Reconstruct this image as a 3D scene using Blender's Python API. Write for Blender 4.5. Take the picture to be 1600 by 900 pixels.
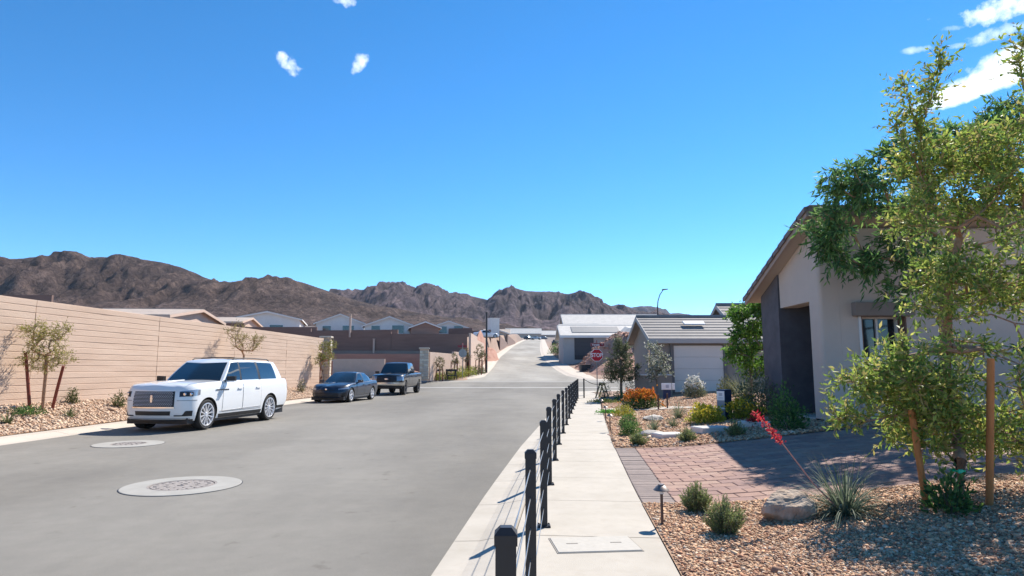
import bpy, bmesh, math, random
import numpy as np
from mathutils import Vector, Matrix

for o in list(bpy.data.objects):
    bpy.data.objects.remove(o)
SC = bpy.context.scene
COL = SC.collection
R = math.radians
random.seed(7)
RNG = np.random.default_rng(11)

# ------------------------------------------------------------------ camera
CAM_Z = 1.56
PITCH = R(7.24)
cam_d = bpy.data.cameras.new('camera')
cam = bpy.data.objects.new('camera', cam_d)
COL.objects.link(cam)
cam.location = (0, 0, CAM_Z)
cam.rotation_euler = (R(90) + PITCH, 0, 0)
cam_d.sensor_width = 36
cam_d.lens = 22.5
cam_d.clip_start = 0.05
cam_d.clip_end = 20000
SC.camera = cam

# ------------------------------------------------------------------ light
SUN_EL = R(45)
SUN_AZ = math.atan2(0.60, 0.80)          # from +Y towards +X
world = bpy.data.worlds.new('World')
SC.world = world
world.use_nodes = True
WN, WL = world.node_tree.nodes, world.node_tree.links
WN.clear()
w_out = WN.new('ShaderNodeOutputWorld')
w_bg = WN.new('ShaderNodeBackground')
w_sky = WN.new('ShaderNodeTexSky')
w_sky.sky_type = 'NISHITA'
w_sky.sun_disc = False
w_sky.sun_elevation = SUN_EL
w_sky.sun_rotation = SUN_AZ
w_sky.altitude = 1500
w_sky.air_density = 0.66
w_sky.dust_density = 0.0
w_sky.ozone_density = 2.5
w_bg.inputs['Strength'].default_value = 0.15
w_hs = WN.new('ShaderNodeHueSaturation')
w_hs.inputs['Saturation'].default_value = 1.3
w_hs.inputs['Hue'].default_value = 0.494
w_hs.inputs['Value'].default_value = 1.0
WL.new(w_sky.outputs[0], w_hs.inputs['Color'])

sun_d = bpy.data.lights.new('sun', 'SUN')
sun_d.energy = 5.0
sun_d.angle = R(0.53)
sun_d.color = (1.0, 0.93, 0.83)
sun = bpy.data.objects.new('sun', sun_d)
COL.objects.link(sun)
sv = Vector((math.sin(SUN_AZ) * math.cos(SUN_EL), math.cos(SUN_AZ) * math.cos(SUN_EL), math.sin(SUN_EL)))
sun.rotation_euler = sv.to_track_quat('Z', 'Y').to_euler()
sun.location = (20, 30, 40)

SC.view_settings.view_transform = 'Standard'
SC.view_settings.look = 'None'
SC.view_settings.exposure = 0.78
SC.view_settings.gamma = 1
SC.view_settings.use_curve_mapping = False
SC.render.engine = 'CYCLES'
SC.cycles.use_denoising = True
SC.cycles.max_bounces = 5
SC.cycles.diffuse_bounces = 3
SC.cycles.volume_bounces = 0
SC.cycles.transparent_max_bounces = 8

# ------------------------------------------------------------------ measuring helpers (metres from picture measurements)
CP, SP = math.cos(PITCH), math.sin(PITCH)
def ray(px, py):
    a, b = (px - 800) / 1000.0, (450 - py) / 1000.0
    return Vector((a, CP - b * SP, SP + b * CP))
def PZ(px, py, z=0.0):
    d = ray(px, py); t = (z - CAM_Z) / d.z
    return Vector((d.x * t, d.y * t, z))
def PT(px, py, t):
    d = ray(px, py)
    return Vector((d.x * t, d.y * t, CAM_Z + d.z * t))

# ------------------------------------------------------------------ numpy value noise
def _hash(i, j, s):
    n = (i * 374761393 + j * 668265263 + s * 2147483647) & 0xFFFFFFFF
    n = ((n ^ (n >> 13)) * 1274126177) & 0xFFFFFFFF
    return ((n ^ (n >> 16)) & 0xFFFF) / 65535.0
def vnoise(x, y, s=0):
    x = np.asarray(x, float); y = np.asarray(y, float)
    i = np.floor(x).astype(np.int64); j = np.floor(y).astype(np.int64)
    fx, fy = x - i, y - j
    fx = fx * fx * (3 - 2 * fx); fy = fy * fy * (3 - 2 * fy)
    a, b = _hash(i, j, s), _hash(i + 1, j, s)
    c, d = _hash(i, j + 1, s), _hash(i + 1, j + 1, s)
    return (a * (1 - fx) + b * fx) * (1 - fy) + (c * (1 - fx) + d * fx) * fy
def fbm(x, y, s=0, o=4):
    v = 0; a = 0.5
    for k in range(o):
        v = v + a * vnoise(x, y, s + k); x = x * 2.03; y = y * 2.03; a *= 0.5
    return v
def ridged(x, y, s=0, o=5):
    v = 0; a = 0.5
    for k in range(o):
        v = v + a * (1 - np.abs(2 * vnoise(x, y, s + k) - 1)); x = x * 2.1 + 3.1; y = y * 2.1; a *= 0.5
    return v
def sstep(a, b, x):
    t = np.clip((np.asarray(x, float) - a) / (b - a), 0, 1)
    return t * t * (3 - 2 * t)

# ------------------------------------------------------------------ materials
MATS = {}
def mat(name, col, rough=0.8, var=0.0, vscale=4.0, bump=0.0, bscale=40.0, metal=0.0, coat=0.0,
        col2=None, attr=None, spec=0.5, trans=0.0, detail=6.0, stretch=None, emit=None, fleck=None):
    if name in MATS: return MATS[name]
    m = bpy.data.materials.new(name); m.use_nodes = True
    N, L = m.node_tree.nodes, m.node_tree.links
    b = N['Principled BSDF']
    b.inputs['Roughness'].default_value = rough
    b.inputs['Metallic'].default_value = metal
    b.inputs['Specular IOR Level'].default_value = spec
    b.inputs['Coat Weight'].default_value = coat
    b.inputs['Coat Roughness'].default_value = 0.03
    tc = N.new('ShaderNodeTexCoord')
    vec = tc.outputs['Object']
    if stretch:
        mp = N.new('ShaderNodeMapping'); mp.inputs['Scale'].default_value = stretch
        L.new(vec, mp.inputs['Vector']); vec = mp.outputs[0]
    c4 = (*col, 1)
    csock = None
    if attr:
        at = N.new('ShaderNodeAttribute'); at.attribute_name = attr
        csock = at.outputs['Color']
    if var > 0 or col2:
        nz = N.new('ShaderNodeTexNoise'); nz.inputs['Scale'].default_value = vscale
        nz.inputs['Detail'].default_value = detail; nz.inputs['Roughness'].default_value = 0.6
        L.new(vec, nz.inputs['Vector'])
        rp = N.new('ShaderNodeValToRGB')
        rp.color_ramp.elements[0].position = 0.3; rp.color_ramp.elements[1].position = 0.7
        if col2:
            rp.color_ramp.elements[0].color = c4; rp.color_ramp.elements[1].color = (*col2, 1)
        else:
            rp.color_ramp.elements[0].color = (*[c * (1 - var) for c in col], 1)
            rp.color_ramp.elements[1].color = (*[min(1, c * (1 + var)) for c in col], 1)
        L.new(nz.outputs['Fac'], rp.inputs['Fac'])
        if csock:
            mx = N.new('ShaderNodeMix'); mx.data_type = 'RGBA'; mx.blend_type = 'MULTIPLY'
            mx.inputs['Factor'].default_value = 1
            L.new(csock, mx.inputs['A']); L.new(rp.outputs['Color'], mx.inputs['B']); csock = mx.outputs['Result']
        else: csock = rp.outputs['Color']
    if fleck:
        fs, fa, fc = fleck
        vz = N.new('ShaderNodeTexNoise'); vz.inputs['Scale'].default_value = fs; vz.inputs['Detail'].default_value = 3
        L.new(tc.outputs['Object'], vz.inputs['Vector'])
        r2 = N.new('ShaderNodeValToRGB'); r2.color_ramp.elements[0].position = 0.5; r2.color_ramp.elements[1].position = 0.75
        r2.color_ramp.elements[0].color = (0, 0, 0, 1); r2.color_ramp.elements[1].color = (fa, fa, fa, 1)
        L.new(vz.outputs['Fac'], r2.inputs['Fac'])
        mx = N.new('ShaderNodeMix'); mx.data_type = 'RGBA'
        L.new(r2.outputs['Color'], mx.inputs['Factor'])
        if csock: L.new(csock, mx.inputs['A'])
        else: mx.inputs['A'].default_value = c4
        mx.inputs['B'].default_value = (*fc, 1); csock = mx.outputs['Result']
    if csock: L.new(csock, b.inputs['Base Color'])
    else: b.inputs['Base Color'].default_value = c4
    if bump > 0:
        nb = N.new('ShaderNodeTexNoise'); nb.inputs['Scale'].default_value = bscale; nb.inputs['Detail'].default_value = 5
        L.new(vec, nb.inputs['Vector'])
        bp = N.new('ShaderNodeBump'); bp.inputs['Strength'].default_value = bump; bp.inputs['Distance'].default_value = 0.02
        L.new(nb.outputs['Fac'], bp.inputs['Height']); L.new(bp.outputs['Normal'], b.inputs['Normal'])
    if trans > 0:
        out = N['Material Output']
        tr = N.new('ShaderNodeBsdfTranslucent')
        if csock: L.new(csock, tr.inputs['Color'])
        else: tr.inputs['Color'].default_value = c4
        ms = N.new('ShaderNodeMixShader'); ms.inputs[0].default_value = trans
        L.new(b.outputs[0], ms.inputs[1]); L.new(tr.outputs[0], ms.inputs[2]); L.new(ms.outputs[0], out.inputs['Surface'])
    MATS[name] = m
    return m

# ------------------------------------------------------------------ object helpers
def tag(o, label=None, cat=None, group=None, kind=None):
    if label: o['label'] = label
    if cat: o['category'] = cat
    if group: o['group'] = group
    if kind: o['kind'] = kind
    return o
def empty(name, loc=(0, 0, 0), rz=0.0, label=None, cat=None, group=None):
    o = bpy.data.objects.new(name, None); COL.objects.link(o)
    o.location = loc; o.rotation_euler = (0, 0, rz); o.empty_display_size = 0.2
    return tag(o, label, cat, group)
def link(name, me, mats=None, parent=None, loc=None):
    o = bpy.data.objects.new(name, me); COL.objects.link(o)
    if mats is not None and len(me.materials) == 0:
        for m in (mats if isinstance(mats, (list, tuple)) else [mats]): me.materials.append(m)
    if parent: o.parent = parent
    if loc is not None: o.location = loc
    return o
def clone(o, parent=None):
    c = o.copy(); COL.objects.link(c); c.parent = parent
    for ch in o.children: clone(ch, c)
    return c
def smooth(me, ang=35):
    me.polygons.foreach_set('use_smooth', [True] * len(me.polygons))
    me.set_sharp_from_angle(angle=R(ang))

class MB:
    """collects shapes into one mesh"""
    def __init__(s): s.v = []; s.f = []; s.m = []
    def add(s, vs, fs, mi=0):
        n = len(s.v); s.v.extend([tuple(p) for p in vs])
        for f in fs: s.f.append([i + n for i in f]); s.m.append(mi)
        return s
    def box(s, c, d, rz=0.0, mi=0, bev=0.0, M=None):
        x, y, z = d[0] / 2, d[1] / 2, d[2] / 2
        if bev > 0:
            b = min(bev, x * .9, y * .9, z * .9)
            vs = []
            for (zz, k) in ((-z, b), (-z + b, 0), (z - b, 0), (z, b)):
                vs += [(-x + k, -y + k + (b if k == 0 else 0) * 0, zz), (x - k, -y + k, zz), (x - k, y - k, zz), (-x + k, y - k, zz)]
            fs = [(3, 2, 1, 0), (12, 13, 14, 15)]
            for r in range(3):
                for i in range(4):
                    j = (i + 1) % 4; fs.append((r * 4 + i, r * 4 + j, r * 4 + 4 + j, r * 4 + 4 + i))
        else:
            vs = [(-x, -y, -z), (x, -y, -z), (x, y, -z), (-x, y, -z), (-x, -y, z), (x, -y, z), (x, y, z), (-x, y, z)]
            fs = [(3, 2, 1, 0), (4, 5, 6, 7), (0, 1, 5, 4), (1, 2, 6, 5), (2, 3, 7, 6), (3, 0, 4, 7)]
        ca, sa = math.cos(rz), math.sin(rz)
        out = []
        for p in vs:
            q = Vector((p[0] * ca - p[1] * sa, p[0] * sa + p[1] * ca, p[2]))
            if M is not None: q = M @ Vector(p)
            out.append((q.x + c[0], q.y + c[1], q.z + c[2]))
        return s.add(out, fs, mi)
    def prism(s, poly, z0, z1, mi=0):
        n = len(poly)
        vs = [(p[0], p[1], z0) for p in poly] + [(p[0], p[1], z1) for p in poly]
        fs = [list(range(n))[::-1], list(range(n, 2 * n))] + [(i, (i + 1) % n, n + (i + 1) % n, n + i) for i in range(n)]
        return s.add(vs, fs, mi)
    def hull(s, a, b, mi=0):
        """ring a to ring b, capped"""
        n = len(a)
        fs = [list(range(n))[::-1], list(range(n, 2 * n))] + [(i, (i + 1) % n, n + (i + 1) % n, n + i) for i in range(n)]
        return s.add(list(a) + list(b), fs, mi)
    def tube(s, pts, rad, k=6, mi=0, cap=True):
        pts = [Vector(p) for p in pts]; n = len(pts)
        if not isinstance(rad, (list, tuple)): rad = [rad] * n
        vs = []; up = Vector((0, 0, 1))
        for i, p in enumerate(pts):
            d = (pts[min(i + 1, n - 1)] - pts[max(i - 1, 0)])
            if d.length < 1e-9: d = Vector((0, 0, 1))
            d.normalize()
            a = d.cross(up)
            if a.length < 0.05: a = d.cross(Vector((1, 0, 0)))
            a.normalize(); b = d.cross(a)
            for j in range(k):
                t = 2 * math.pi * j / k
                vs.append(p + (a * math.cos(t) + b * math.sin(t)) * rad[i])
        fs = [(i * k + j, i * k + (j + 1) % k, (i + 1) * k + (j + 1) % k, (i + 1) * k + j) for i in range(n - 1) for j in range(k)]
        if cap: fs += [list(range(k)), list(range((n - 1) * k, n * k))[::-1]]
        return s.add(vs, fs, mi)
    def lathe(s, prof, k=16, mi=0, axis='z', c=(0, 0, 0), cap=True):
        vs = []
        for r, h in prof:
            for j in range(k):
                t = 2 * math.pi * j / k
                q = (r * math.cos(t), r * math.sin(t), h)
                if axis == 'y': q = (q[0], q[2], q[1])
                if axis == 'x': q = (q[2], q[0], q[1])
                vs.append((q[0] + c[0], q[1] + c[1], q[2] + c[2]))
        n = len(prof)
        fs = [(i * k + j, i * k + (j + 1) % k, (i + 1) * k + (j + 1) % k, (i + 1) * k + j) for i in range(n - 1) for j in range(k)]
        if cap:
            if prof[0][0] > 1e-6: fs.append(list(range(k))[::-1])
            if prof[-1][0] > 1e-6: fs.append(list(range((n - 1) * k, n * k)))
        return s.add(vs, fs, mi)
    def grid(s, P, mi=0, close=False):
        a, b = len(P), len(P[0])
        vs = [q for row in P for q in row]
        fs = []
        for i in range(a - 1):
            for j in range(b - 1 if not close else b):
                k = (j + 1) % b
                fs.append((i * b + j, i * b + k, (i + 1) * b + k, (i + 1) * b + j))
        return s.add(vs, fs, mi)
    def build(s, name, mats, parent=None, loc=None, sm=None, fix=True):
        me = bpy.data.meshes.new(name)
        me.from_pydata(s.v, [], s.f)
        if len(set(s.m)) > 1: me.polygons.foreach_set('material_index', s.m)
        if fix:
            bm = bmesh.new(); bm.from_mesh(me)
            bmesh.ops.recalc_face_normals(bm, faces=bm.faces)
            bm.to_mesh(me); bm.free()
        if sm: smooth(me, sm)
        return link(name, me, mats, parent, loc)

def raw_mesh(name, V, F, mats, cols=None, parent=None, smooth_all=False):
    """numpy arrays to a mesh: V (n,3), F (m,k); optional per-vertex colours named 'tint'"""
    me = bpy.data.meshes.new(name)
    V = np.asarray(V, np.float32); F = np.asarray(F, np.int32)
    k = F.shape[1]
    me.vertices.add(len(V)); me.vertices.foreach_set('co', V.ravel())
    me.loops.add(F.size); me.loops.foreach_set('vertex_index', F.ravel())
    me.polygons.add(len(F))
    me.polygons.foreach_set('loop_start', np.arange(0, F.size, k, dtype=np.int32))
    me.polygons.foreach_set('loop_total', np.full(len(F), k, np.int32))
    if smooth_all: me.polygons.foreach_set('use_smooth', np.ones(len(F), bool))
    me.update(calc_edges=True)
    if cols is not None:
        a = me.color_attributes.new('tint', 'FLOAT_COLOR', 'POINT')
        c = np.ones((len(V), 4), np.float32); c[:, :3] = cols
        a.data.foreach_set('color', c.ravel())
    return link(name, me, mats, parent)
# ------------------------------------------------------------------ road lines and terrain
ROADZ = -0.08
_re = np.array([(-30, -4.0), (-5, -1.57), (5.4, -.62), (8.9, -.31), (13.9, .2), (21.9, 1.16), (30, 2.15), (39, 3.25), (60, 5.6)])
_le = np.array([(-30, -13.2), (0, -11.7), (14.2, -11.1), (31, -10.5), (38, -10.1), (45, -9.6), (60, -8.6)])
_re2 = np.array([(50, 6.5), (60, 5.8), (78, 5.1), (113, 5.3), (151, 6.6), (210, 9.2), (300, 13.4), (390, 17.4), (460, 20.5)])
_le2 = np.array([(50, -3.2), (60, -2.9), (78, -2.4), (113, -2.1), (151, -1.0), (210, .8), (300, 5.0), (390, 9.2), (460, 12)])
def RE(y): return np.interp(y, _re[:, 0], _re[:, 1])
def LE(y): return np.interp(y, _le[:, 0], _le[:, 1])
def RE2(y): return np.interp(y, _re2[:, 0], _re2[:, 1])
def LE2(y): return np.interp(y, _le2[:, 0], _le2[:, 1])
SW = 1.93                       # curb plus sidewalk width
CY0, CY1 = 48.2, 58.8           # cross street
def g(y):
    y = np.asarray(y, float)
    t = np.clip((y - 44) / 10, 0, 1)
    z = .058 * np.where(y > 54, y - 49, 10 * (t ** 3 - t ** 4 / 2))
    return z - np.where(y > 900, .035 * (y - 900), 0)
WALL0, WALL1 = Vector((-14.4, 18.2)), Vector((-12.75, 43.2))
def wallx(y): return WALL0.x + (y - WALL0.y) * (WALL1.x - WALL0.x) / (WALL1.y - WALL0.y)

def arc(cx, cy, r, a0, a1, n=8):
    return [(cx + r * math.cos(R(a0 + (a1 - a0) * i / n)), cy + r * math.sin(R(a0 + (a1 - a0) * i / n))) for i in range(n + 1)]
# asphalt edges as polylines, land on the right-hand side when walking
PL_RIGHT_NEAR = [(float(RE(y)), y) for y in np.arange(-14, 42.1, 1.4)] + arc(RE(43) + 4.6, CY0 - 5.0, 5.0, 172, 90) + [(x, CY0) for x in (14, 24, 45, 80)]
PL_LEFT_NEAR = [(x, CY0 + .8) for x in (-90, -45, -25, -18)] + arc(LE(45) - 4.2, CY0 + .8 - 4.0, 4.0, 90, 2) + [(float(LE(y)), y) for y in np.arange(44, -14, -1.4)]
PL_LEFT_FAR = [(float(LE2(y)), y) for y in (430, 390, 340, 300, 260, 230, 200, 170, 150, 130, 115, 103, 92, 82, 74, 70, 67)] + arc(LE2(66) - 6.5, CY1 + 6.5, 6.5, 0, -90, 9) + [(x, CY1) for x in (-14, -20, -30, -50, -90)]
PL_RIGHT_FAR = [(x, CY1 - .4) for x in (80, 45, 28, 18)] + arc(RE2(64) + 5.6, CY1 - .4 + 5, 5.0, 270, 180, 9) + [(float(RE2(y)), y) for y in (66, 70, 76, 84, 92, 103, 115, 130, 150, 170, 200, 230, 260, 300, 340, 390, 430)]

def in_road(x, y):
    """signed value: > 0 inside asphalt (metres from the edge, approx)"""
    a = np.minimum(x - LE(y), RE(y) - x); a = np.minimum(a, CY1 - y)
    b = np.minimum(x - LE2(y), RE2(y) - x); b = np.minimum(b, y - CY0)
    c = np.minimum(y - CY0 - .3, CY1 - .3 - y)
    return np.maximum(np.maximum(a, b), c)
TERR_X = [(-7.9, 56), (-4.9, 75), (-4.0, 100), (-2, 170), (2, 260), (7, 390)]
def terx(y): return np.interp(y, [p[1] for p in TERR_X], [p[0] for p in TERR_X])
def H(x, y, dip=True):
    x = np.asarray(x, float); y = np.asarray(y, float)
    z = g(y)
    near = sstep(CY0 + 1, CY0 - 1, y)
    d = x - (RE(y) + SW)
    z = z + near * .45 * sstep(.4, 6.2, d)
    d = (LE(y) - .9) - x
    z = z + near * .6 * sstep(0, 3.0, d)
    beh = sstep(0.2, 1.2, wallx(y) - x) * sstep(CY0 - 3, CY0 - 6, y)
    z = z + beh * 2.0
    # lots across the side street, held by retaining walls
    t2 = sstep(71.2, 72.4, y) * sstep(.2, 1.4, terx(y) - x) * sstep(420, 300, y)
    z = z + 3.4 * t2
    t1 = sstep(65.8, 66.6, y) * sstep(-9.0, -10.5, x) * (1 - sstep(71, 73, y)) * 1.6
    z = z + t1
    fr = sstep(2.5, 7, x - RE2(y)) * sstep(CY1 + 3, CY1 + 9, y) * sstep(300, 200, y)
    z = z + .9 * fr
    m = 4.2 * sstep(.55, .95, 1.0 - np.hypot((x - 13.2) / 9.5, (y - 73) / 10) * .8) * .42
    z = z + m + .2 * fr * fbm(x * .6, y * .6, 5)
    far = sstep(500, 1200, y)
    z = z + far * 14 * (fbm(x * .004, y * .004, 9) - .5) * 2
    z = z + sstep(450, 900, y) * sstep(200, -500, x) * 20
    if not dip: return z
    inr = in_road(x, y)
    band = np.where(y < CY0 + 5, np.where(x > -3, SW, .9), np.where(x > 2, 2.3, 1.5))
    z = np.where(inr > -(band - .12), np.minimum(z, g(y) - .09), z)
    return np.where(inr > -.25, np.minimum(z, g(y)) - .4, z)
def Hs(x, y): return float(H(x, y))
def H0(x, y): return H(x, y, False)

M_DIRT = mat('desert_dirt', (.80, .80, .80), .95, col2=(1.15, 1.12, 1.1), vscale=.35, bump=.5, bscale=3, attr='tint')
def asphalt(name='sun_bleached_asphalt', k=1.0):
    m = bpy.data.materials.new(name); m.use_nodes = True
    N, L = m.node_tree.nodes, m.node_tree.links; b = N['Principled BSDF']; b.inputs['Roughness'].default_value = .9; b.inputs['Specular IOR Level'].default_value = .25
    tc = N.new('ShaderNodeTexCoord')
    def noise(scale, stretch=None, det=6, rough=.55):
        v = tc.outputs['Object']
        if stretch:
            mp = N.new('ShaderNodeMapping'); mp.inputs['Scale'].default_value = stretch; mp.inputs['Rotation'].default_value = (0, 0, .09); L.new(v, mp.inputs['Vector']); v = mp.outputs[0]
        n = N.new('ShaderNodeTexNoise'); n.inputs['Scale'].default_value = scale; n.inputs['Detail'].default_value = det; n.inputs['Roughness'].default_value = rough
        L.new(v, n.inputs['Vector']); return n.outputs['Fac']
    def ramp(f, p0, p1, c0, c1):
        r = N.new('ShaderNodeValToRGB'); r.color_ramp.elements[0].position = p0; r.color_ramp.elements[1].position = p1
        r.color_ramp.elements[0].color = (*c0, 1); r.color_ramp.elements[1].color = (*c1, 1); L.new(f, r.inputs['Fac']); return r.outputs['Color']
    def mul(a_, b_, mode='MULTIPLY', fac=1.0):
        x = N.new('ShaderNodeMix'); x.data_type = 'RGBA'; x.blend_type = mode; x.inputs['Factor'].default_value = fac
        L.new(a_, x.inputs['A']); L.new(b_, x.inputs['B']); return x.outputs['Result']
    c = ramp(noise(.13, (1.6, .35, 1)), .32, .68, tuple(c * k for c in (.160, .150, .132)), tuple(c * k for c in (.262, .249, .223)))       # long soft patches along the lane
    c = mul(c, ramp(noise(.55), .3, .7, (.90, .90, .905), (1.07, 1.065, 1.055)))                      # paving mottling
    c = mul(c, ramp(noise(5), .25, .75, (.93, .93, .93), (1.05, 1.05, 1.05)))
    c = mul(c, ramp(noise(190, det=2), .3, .75, (.80, .80, .80), (1.22, 1.2, 1.17)))               # aggregate
    c = mul(c, ramp(noise(2.3, det=4), .66, .74, (1, 1, 1), (.74, .72, .70)))                      # drips and scuffs
    L.new(c, b.inputs['Base Color'])
    bp = N.new('ShaderNodeBump'); bp.inputs['Strength'].default_value = .45; bp.inputs['Distance'].default_value = .012
    L.new(noise(170, det=3), bp.inputs['Height']); L.new(bp.outputs['Normal'], b.inputs['Normal'])
    return m
M_ASPH = asphalt()
M_ASPH2 = asphalt('pale_sheen_asphalt', 1.5)  # same asphalt, paler: grazing sheen of the uphill road put into its colour
M_CONC = mat('pale_concrete', (.40, .36, .30), .9, col2=(.49, .445, .38), vscale=1.3, bump=.15, bscale=90, detail=12, fleck=(7, .35, (.36, .31, .25)))
M_CONC2 = mat('pinkish_concrete', (.47, .405, .335), .9, col2=(.52, .46, .39), vscale=.7, bump=.12, bscale=90)
M_GBED = mat('gravel_underlay', (.22, .125, .075), .95, col2=(.50, .32, .20), vscale=18, bump=1.0, bscale=26, detail=8)

xs = np.unique(np.concatenate([np.linspace(-2200, -120, 45), np.arange(-120, -30, 4), np.arange(-30, -18, 1.2), np.arange(-18, 16, .33), np.arange(16, 40, 1.2), np.arange(40, 120, 4), np.linspace(120, 2200, 45)]))
ys = np.unique(np.concatenate([np.linspace(-200, -12, 12), np.arange(-12, 50, .45), np.arange(50, 100, .8), np.arange(100, 240, 4), np.arange(240, 520, 12), np.linspace(520, 4200, 70)]))
GX, GY = np.meshgrid(xs, ys)
GZ = H(GX, GY) - .02 * (GY < 60)
V = np.stack([GX.ravel(), GY.ravel(), GZ.ravel()], 1)
nx, ny = len(xs), len(ys)
ii, jj = np.meshgrid(np.arange(ny - 1), np.arange(nx - 1), indexing='ij')
q = (ii * nx + jj).ravel()
F = np.stack([q, q + 1, q + nx + 1, q + nx], 1)
fa = sstep(150, 420, GY.ravel())[:, None]
gc = np.array([(.33, .22, .16)]) * (1 - fa) + np.array([(.185, .145, .125)]) * fa
gc = gc * (1 - .25 * (fbm(GX.ravel() * .006, GY.ravel() * .006, 2)[:, None] - .5))
ground = raw_mesh('ground', V, F, M_DIRT, cols=gc, smooth_all=True)
tag(ground, kind='structure')

def ribbon(name, left, right, m, zoff=0.0, n=4):
    P = []
    for (a, b) in zip(left, right):
        P.append([(a[0] + (b[0] - a[0]) * k / n, a[1] + (b[1] - a[1]) * k / n, float(g(a[1] + (b[1] - a[1]) * k / n)) + zoff) for k in range(n + 1)])
    mb = MB(); mb.grid(P)
    return tag(mb.build(name, m, fix=False), kind='structure')
yy = np.concatenate([np.arange(-14, 47, 1.5), [CY0 + .2]])
road = ribbon('road', [(LE(y) - .2, y) for y in yy][::1], [(RE(y) + .2, y) for y in yy], M_ASPH, ROADZ)
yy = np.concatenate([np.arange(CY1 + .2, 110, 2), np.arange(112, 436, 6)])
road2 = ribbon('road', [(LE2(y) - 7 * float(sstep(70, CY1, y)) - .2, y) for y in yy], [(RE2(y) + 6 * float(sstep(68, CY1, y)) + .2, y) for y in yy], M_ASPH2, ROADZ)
yy = [CY0 - 4.5, 46, 47.3, CY0 + .2, 50, 52, 54, 55.5, 57, CY1 + .2]
cs = ribbon('cross_street', [(-90, y) for y in yy], [(80, y) for y in yy], M_ASPH, ROADZ - .004, n=60)
# concrete valley gutters over the crossing
for (ya, yb, x0, x1) in ((51.6, 52.5, -9.0, 8.5), (57.6, 58.5, -8.5, 9.5)):
    ribbon('valley_gutter', [(x, ya) for x in np.linspace(x0, x1, 14)], [(x, yb) for x in np.linspace(x0, x1, 14)], mat('worn_gutter', (.29, .275, .25), .9, col2=(.36, .34, .31), vscale=.8), ROADZ + .006, n=3)

def offset_pt(pl, i, d):
    a = Vector(pl[max(i - 1, 0)]); b = Vector(pl[min(i + 1, len(pl) - 1)])
    t = (b - a).normalized(); n = Vector((t.y, -t.x))
    return Vector(pl[i]) + n * d
CURB = [(-.02, ROADZ - .12), (-.02, ROADZ + .008), (.22, ROADZ + .016), (.36, ROADZ + .045), (.48, -.012), (.55, -.002)]
def sweep(name, pl, prof, m, parent=None, zfun=g, lift=0.0):
    P = []
    for i in range(len(pl)):
        row = []
        for d, z in prof:
            p = offset_pt(pl, i, d); c = Vector(pl[i])
            row.append((p.x, p.y, float(zfun(c.y)) + z + lift))
        P.append(row)
    mb = MB(); mb.grid(P)
    return mb.build(name, m, parent, fix=False)
def resample(pl, step, start=0.0):
    pts = [Vector(p) for p in pl]; L = [0]
    for a, b in zip(pts, pts[1:]): L.append(L[-1] + (b - a).length)
    out = []
    s = start
    while s < L[-1]:
        k = max(i for i in range(len(L)) if L[i] <= s); k = min(k, len(pts) - 2)
        f = (s - L[k]) / max(1e-6, L[k + 1] - L[k]); p = pts[k].lerp(pts[k + 1], f)
        out.append((p.x, p.y)); s += step
    return out
def curb_run(name, pl, width, seg, upto, m, start=0.0):
    """curb in cast lengths plus the walk behind it; lengths past `upto` are one sheet"""
    root = empty(name); tag(root, kind='structure')
    pts = resample(pl, seg / 4, start)
    k = 0
    near_end = 0
    while k + 4 < len(pts) and Vector(pts[k + 4]).length < upto:
        near_end = k + 4; k += 4
    gap = .006
    segs = [(k, k + 4) for k in range(0, near_end, 4)] if near_end else []
    if not near_end or near_end < len(pts) - 1: segs.append((near_end, len(pts) - 1))
    for a, b in segs:
        sub = pts[a:b + 1]
        if len(sub) < 2: continue
        t0 = (Vector(sub[1]) - Vector(sub[0])).normalized() * gap; t1 = (Vector(sub[-1]) - Vector(sub[-2])).normalized() * gap
        sub = [tuple(Vector(sub[0]) + t0)] + list(sub[1:-1]) + [tuple(Vector(sub[-1]) - t1)]
        sweep('curb_length', sub, CURB + [(.556, -.03)], m, root)
        if width > .6:
            sweep('sidewalk_panel', sub, [(.564, -.03), (.57, .0), (width - .01, .0), (width, -.01), (width, -.2)], m, root)
    return root
# start offsets chosen so that joints fall where the picture shows them
run_rn = curb_run('sidewalk', [(x, y) for x, y in PL_RIGHT_NEAR], SW, 1.66, 46, M_CONC, start=.55)
run_ln = curb_run('curb', PL_LEFT_NEAR[::-1] and PL_LEFT_NEAR, .9, 3.0, 200, M_CONC2)
run_lf = curb_run('curb', PL_LEFT_FAR, 1.5, 6.0, 0, M_CONC2)
run_rf = curb_run('sidewalk', PL_RIGHT_FAR, 2.3, 6.0, 0, M_CONC2)
bpy.context.view_layer.update()
# dark bed under the joints of the walk
sweep('walk_bed', PL_RIGHT_NEAR, [(.02, -.09), (.4, -.05), (.5, -.03), (SW + .01, -.025)], mat('joint_dirt', (.16, .13, .10), .95), None)['kind'] = 'structure'
sweep('curb_bed', PL_LEFT_NEAR, [(.02, -.09), (.4, -.05), (.5, -.03), (.85, -.025)], MATS['joint_dirt'], None)['kind'] = 'structure'

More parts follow.
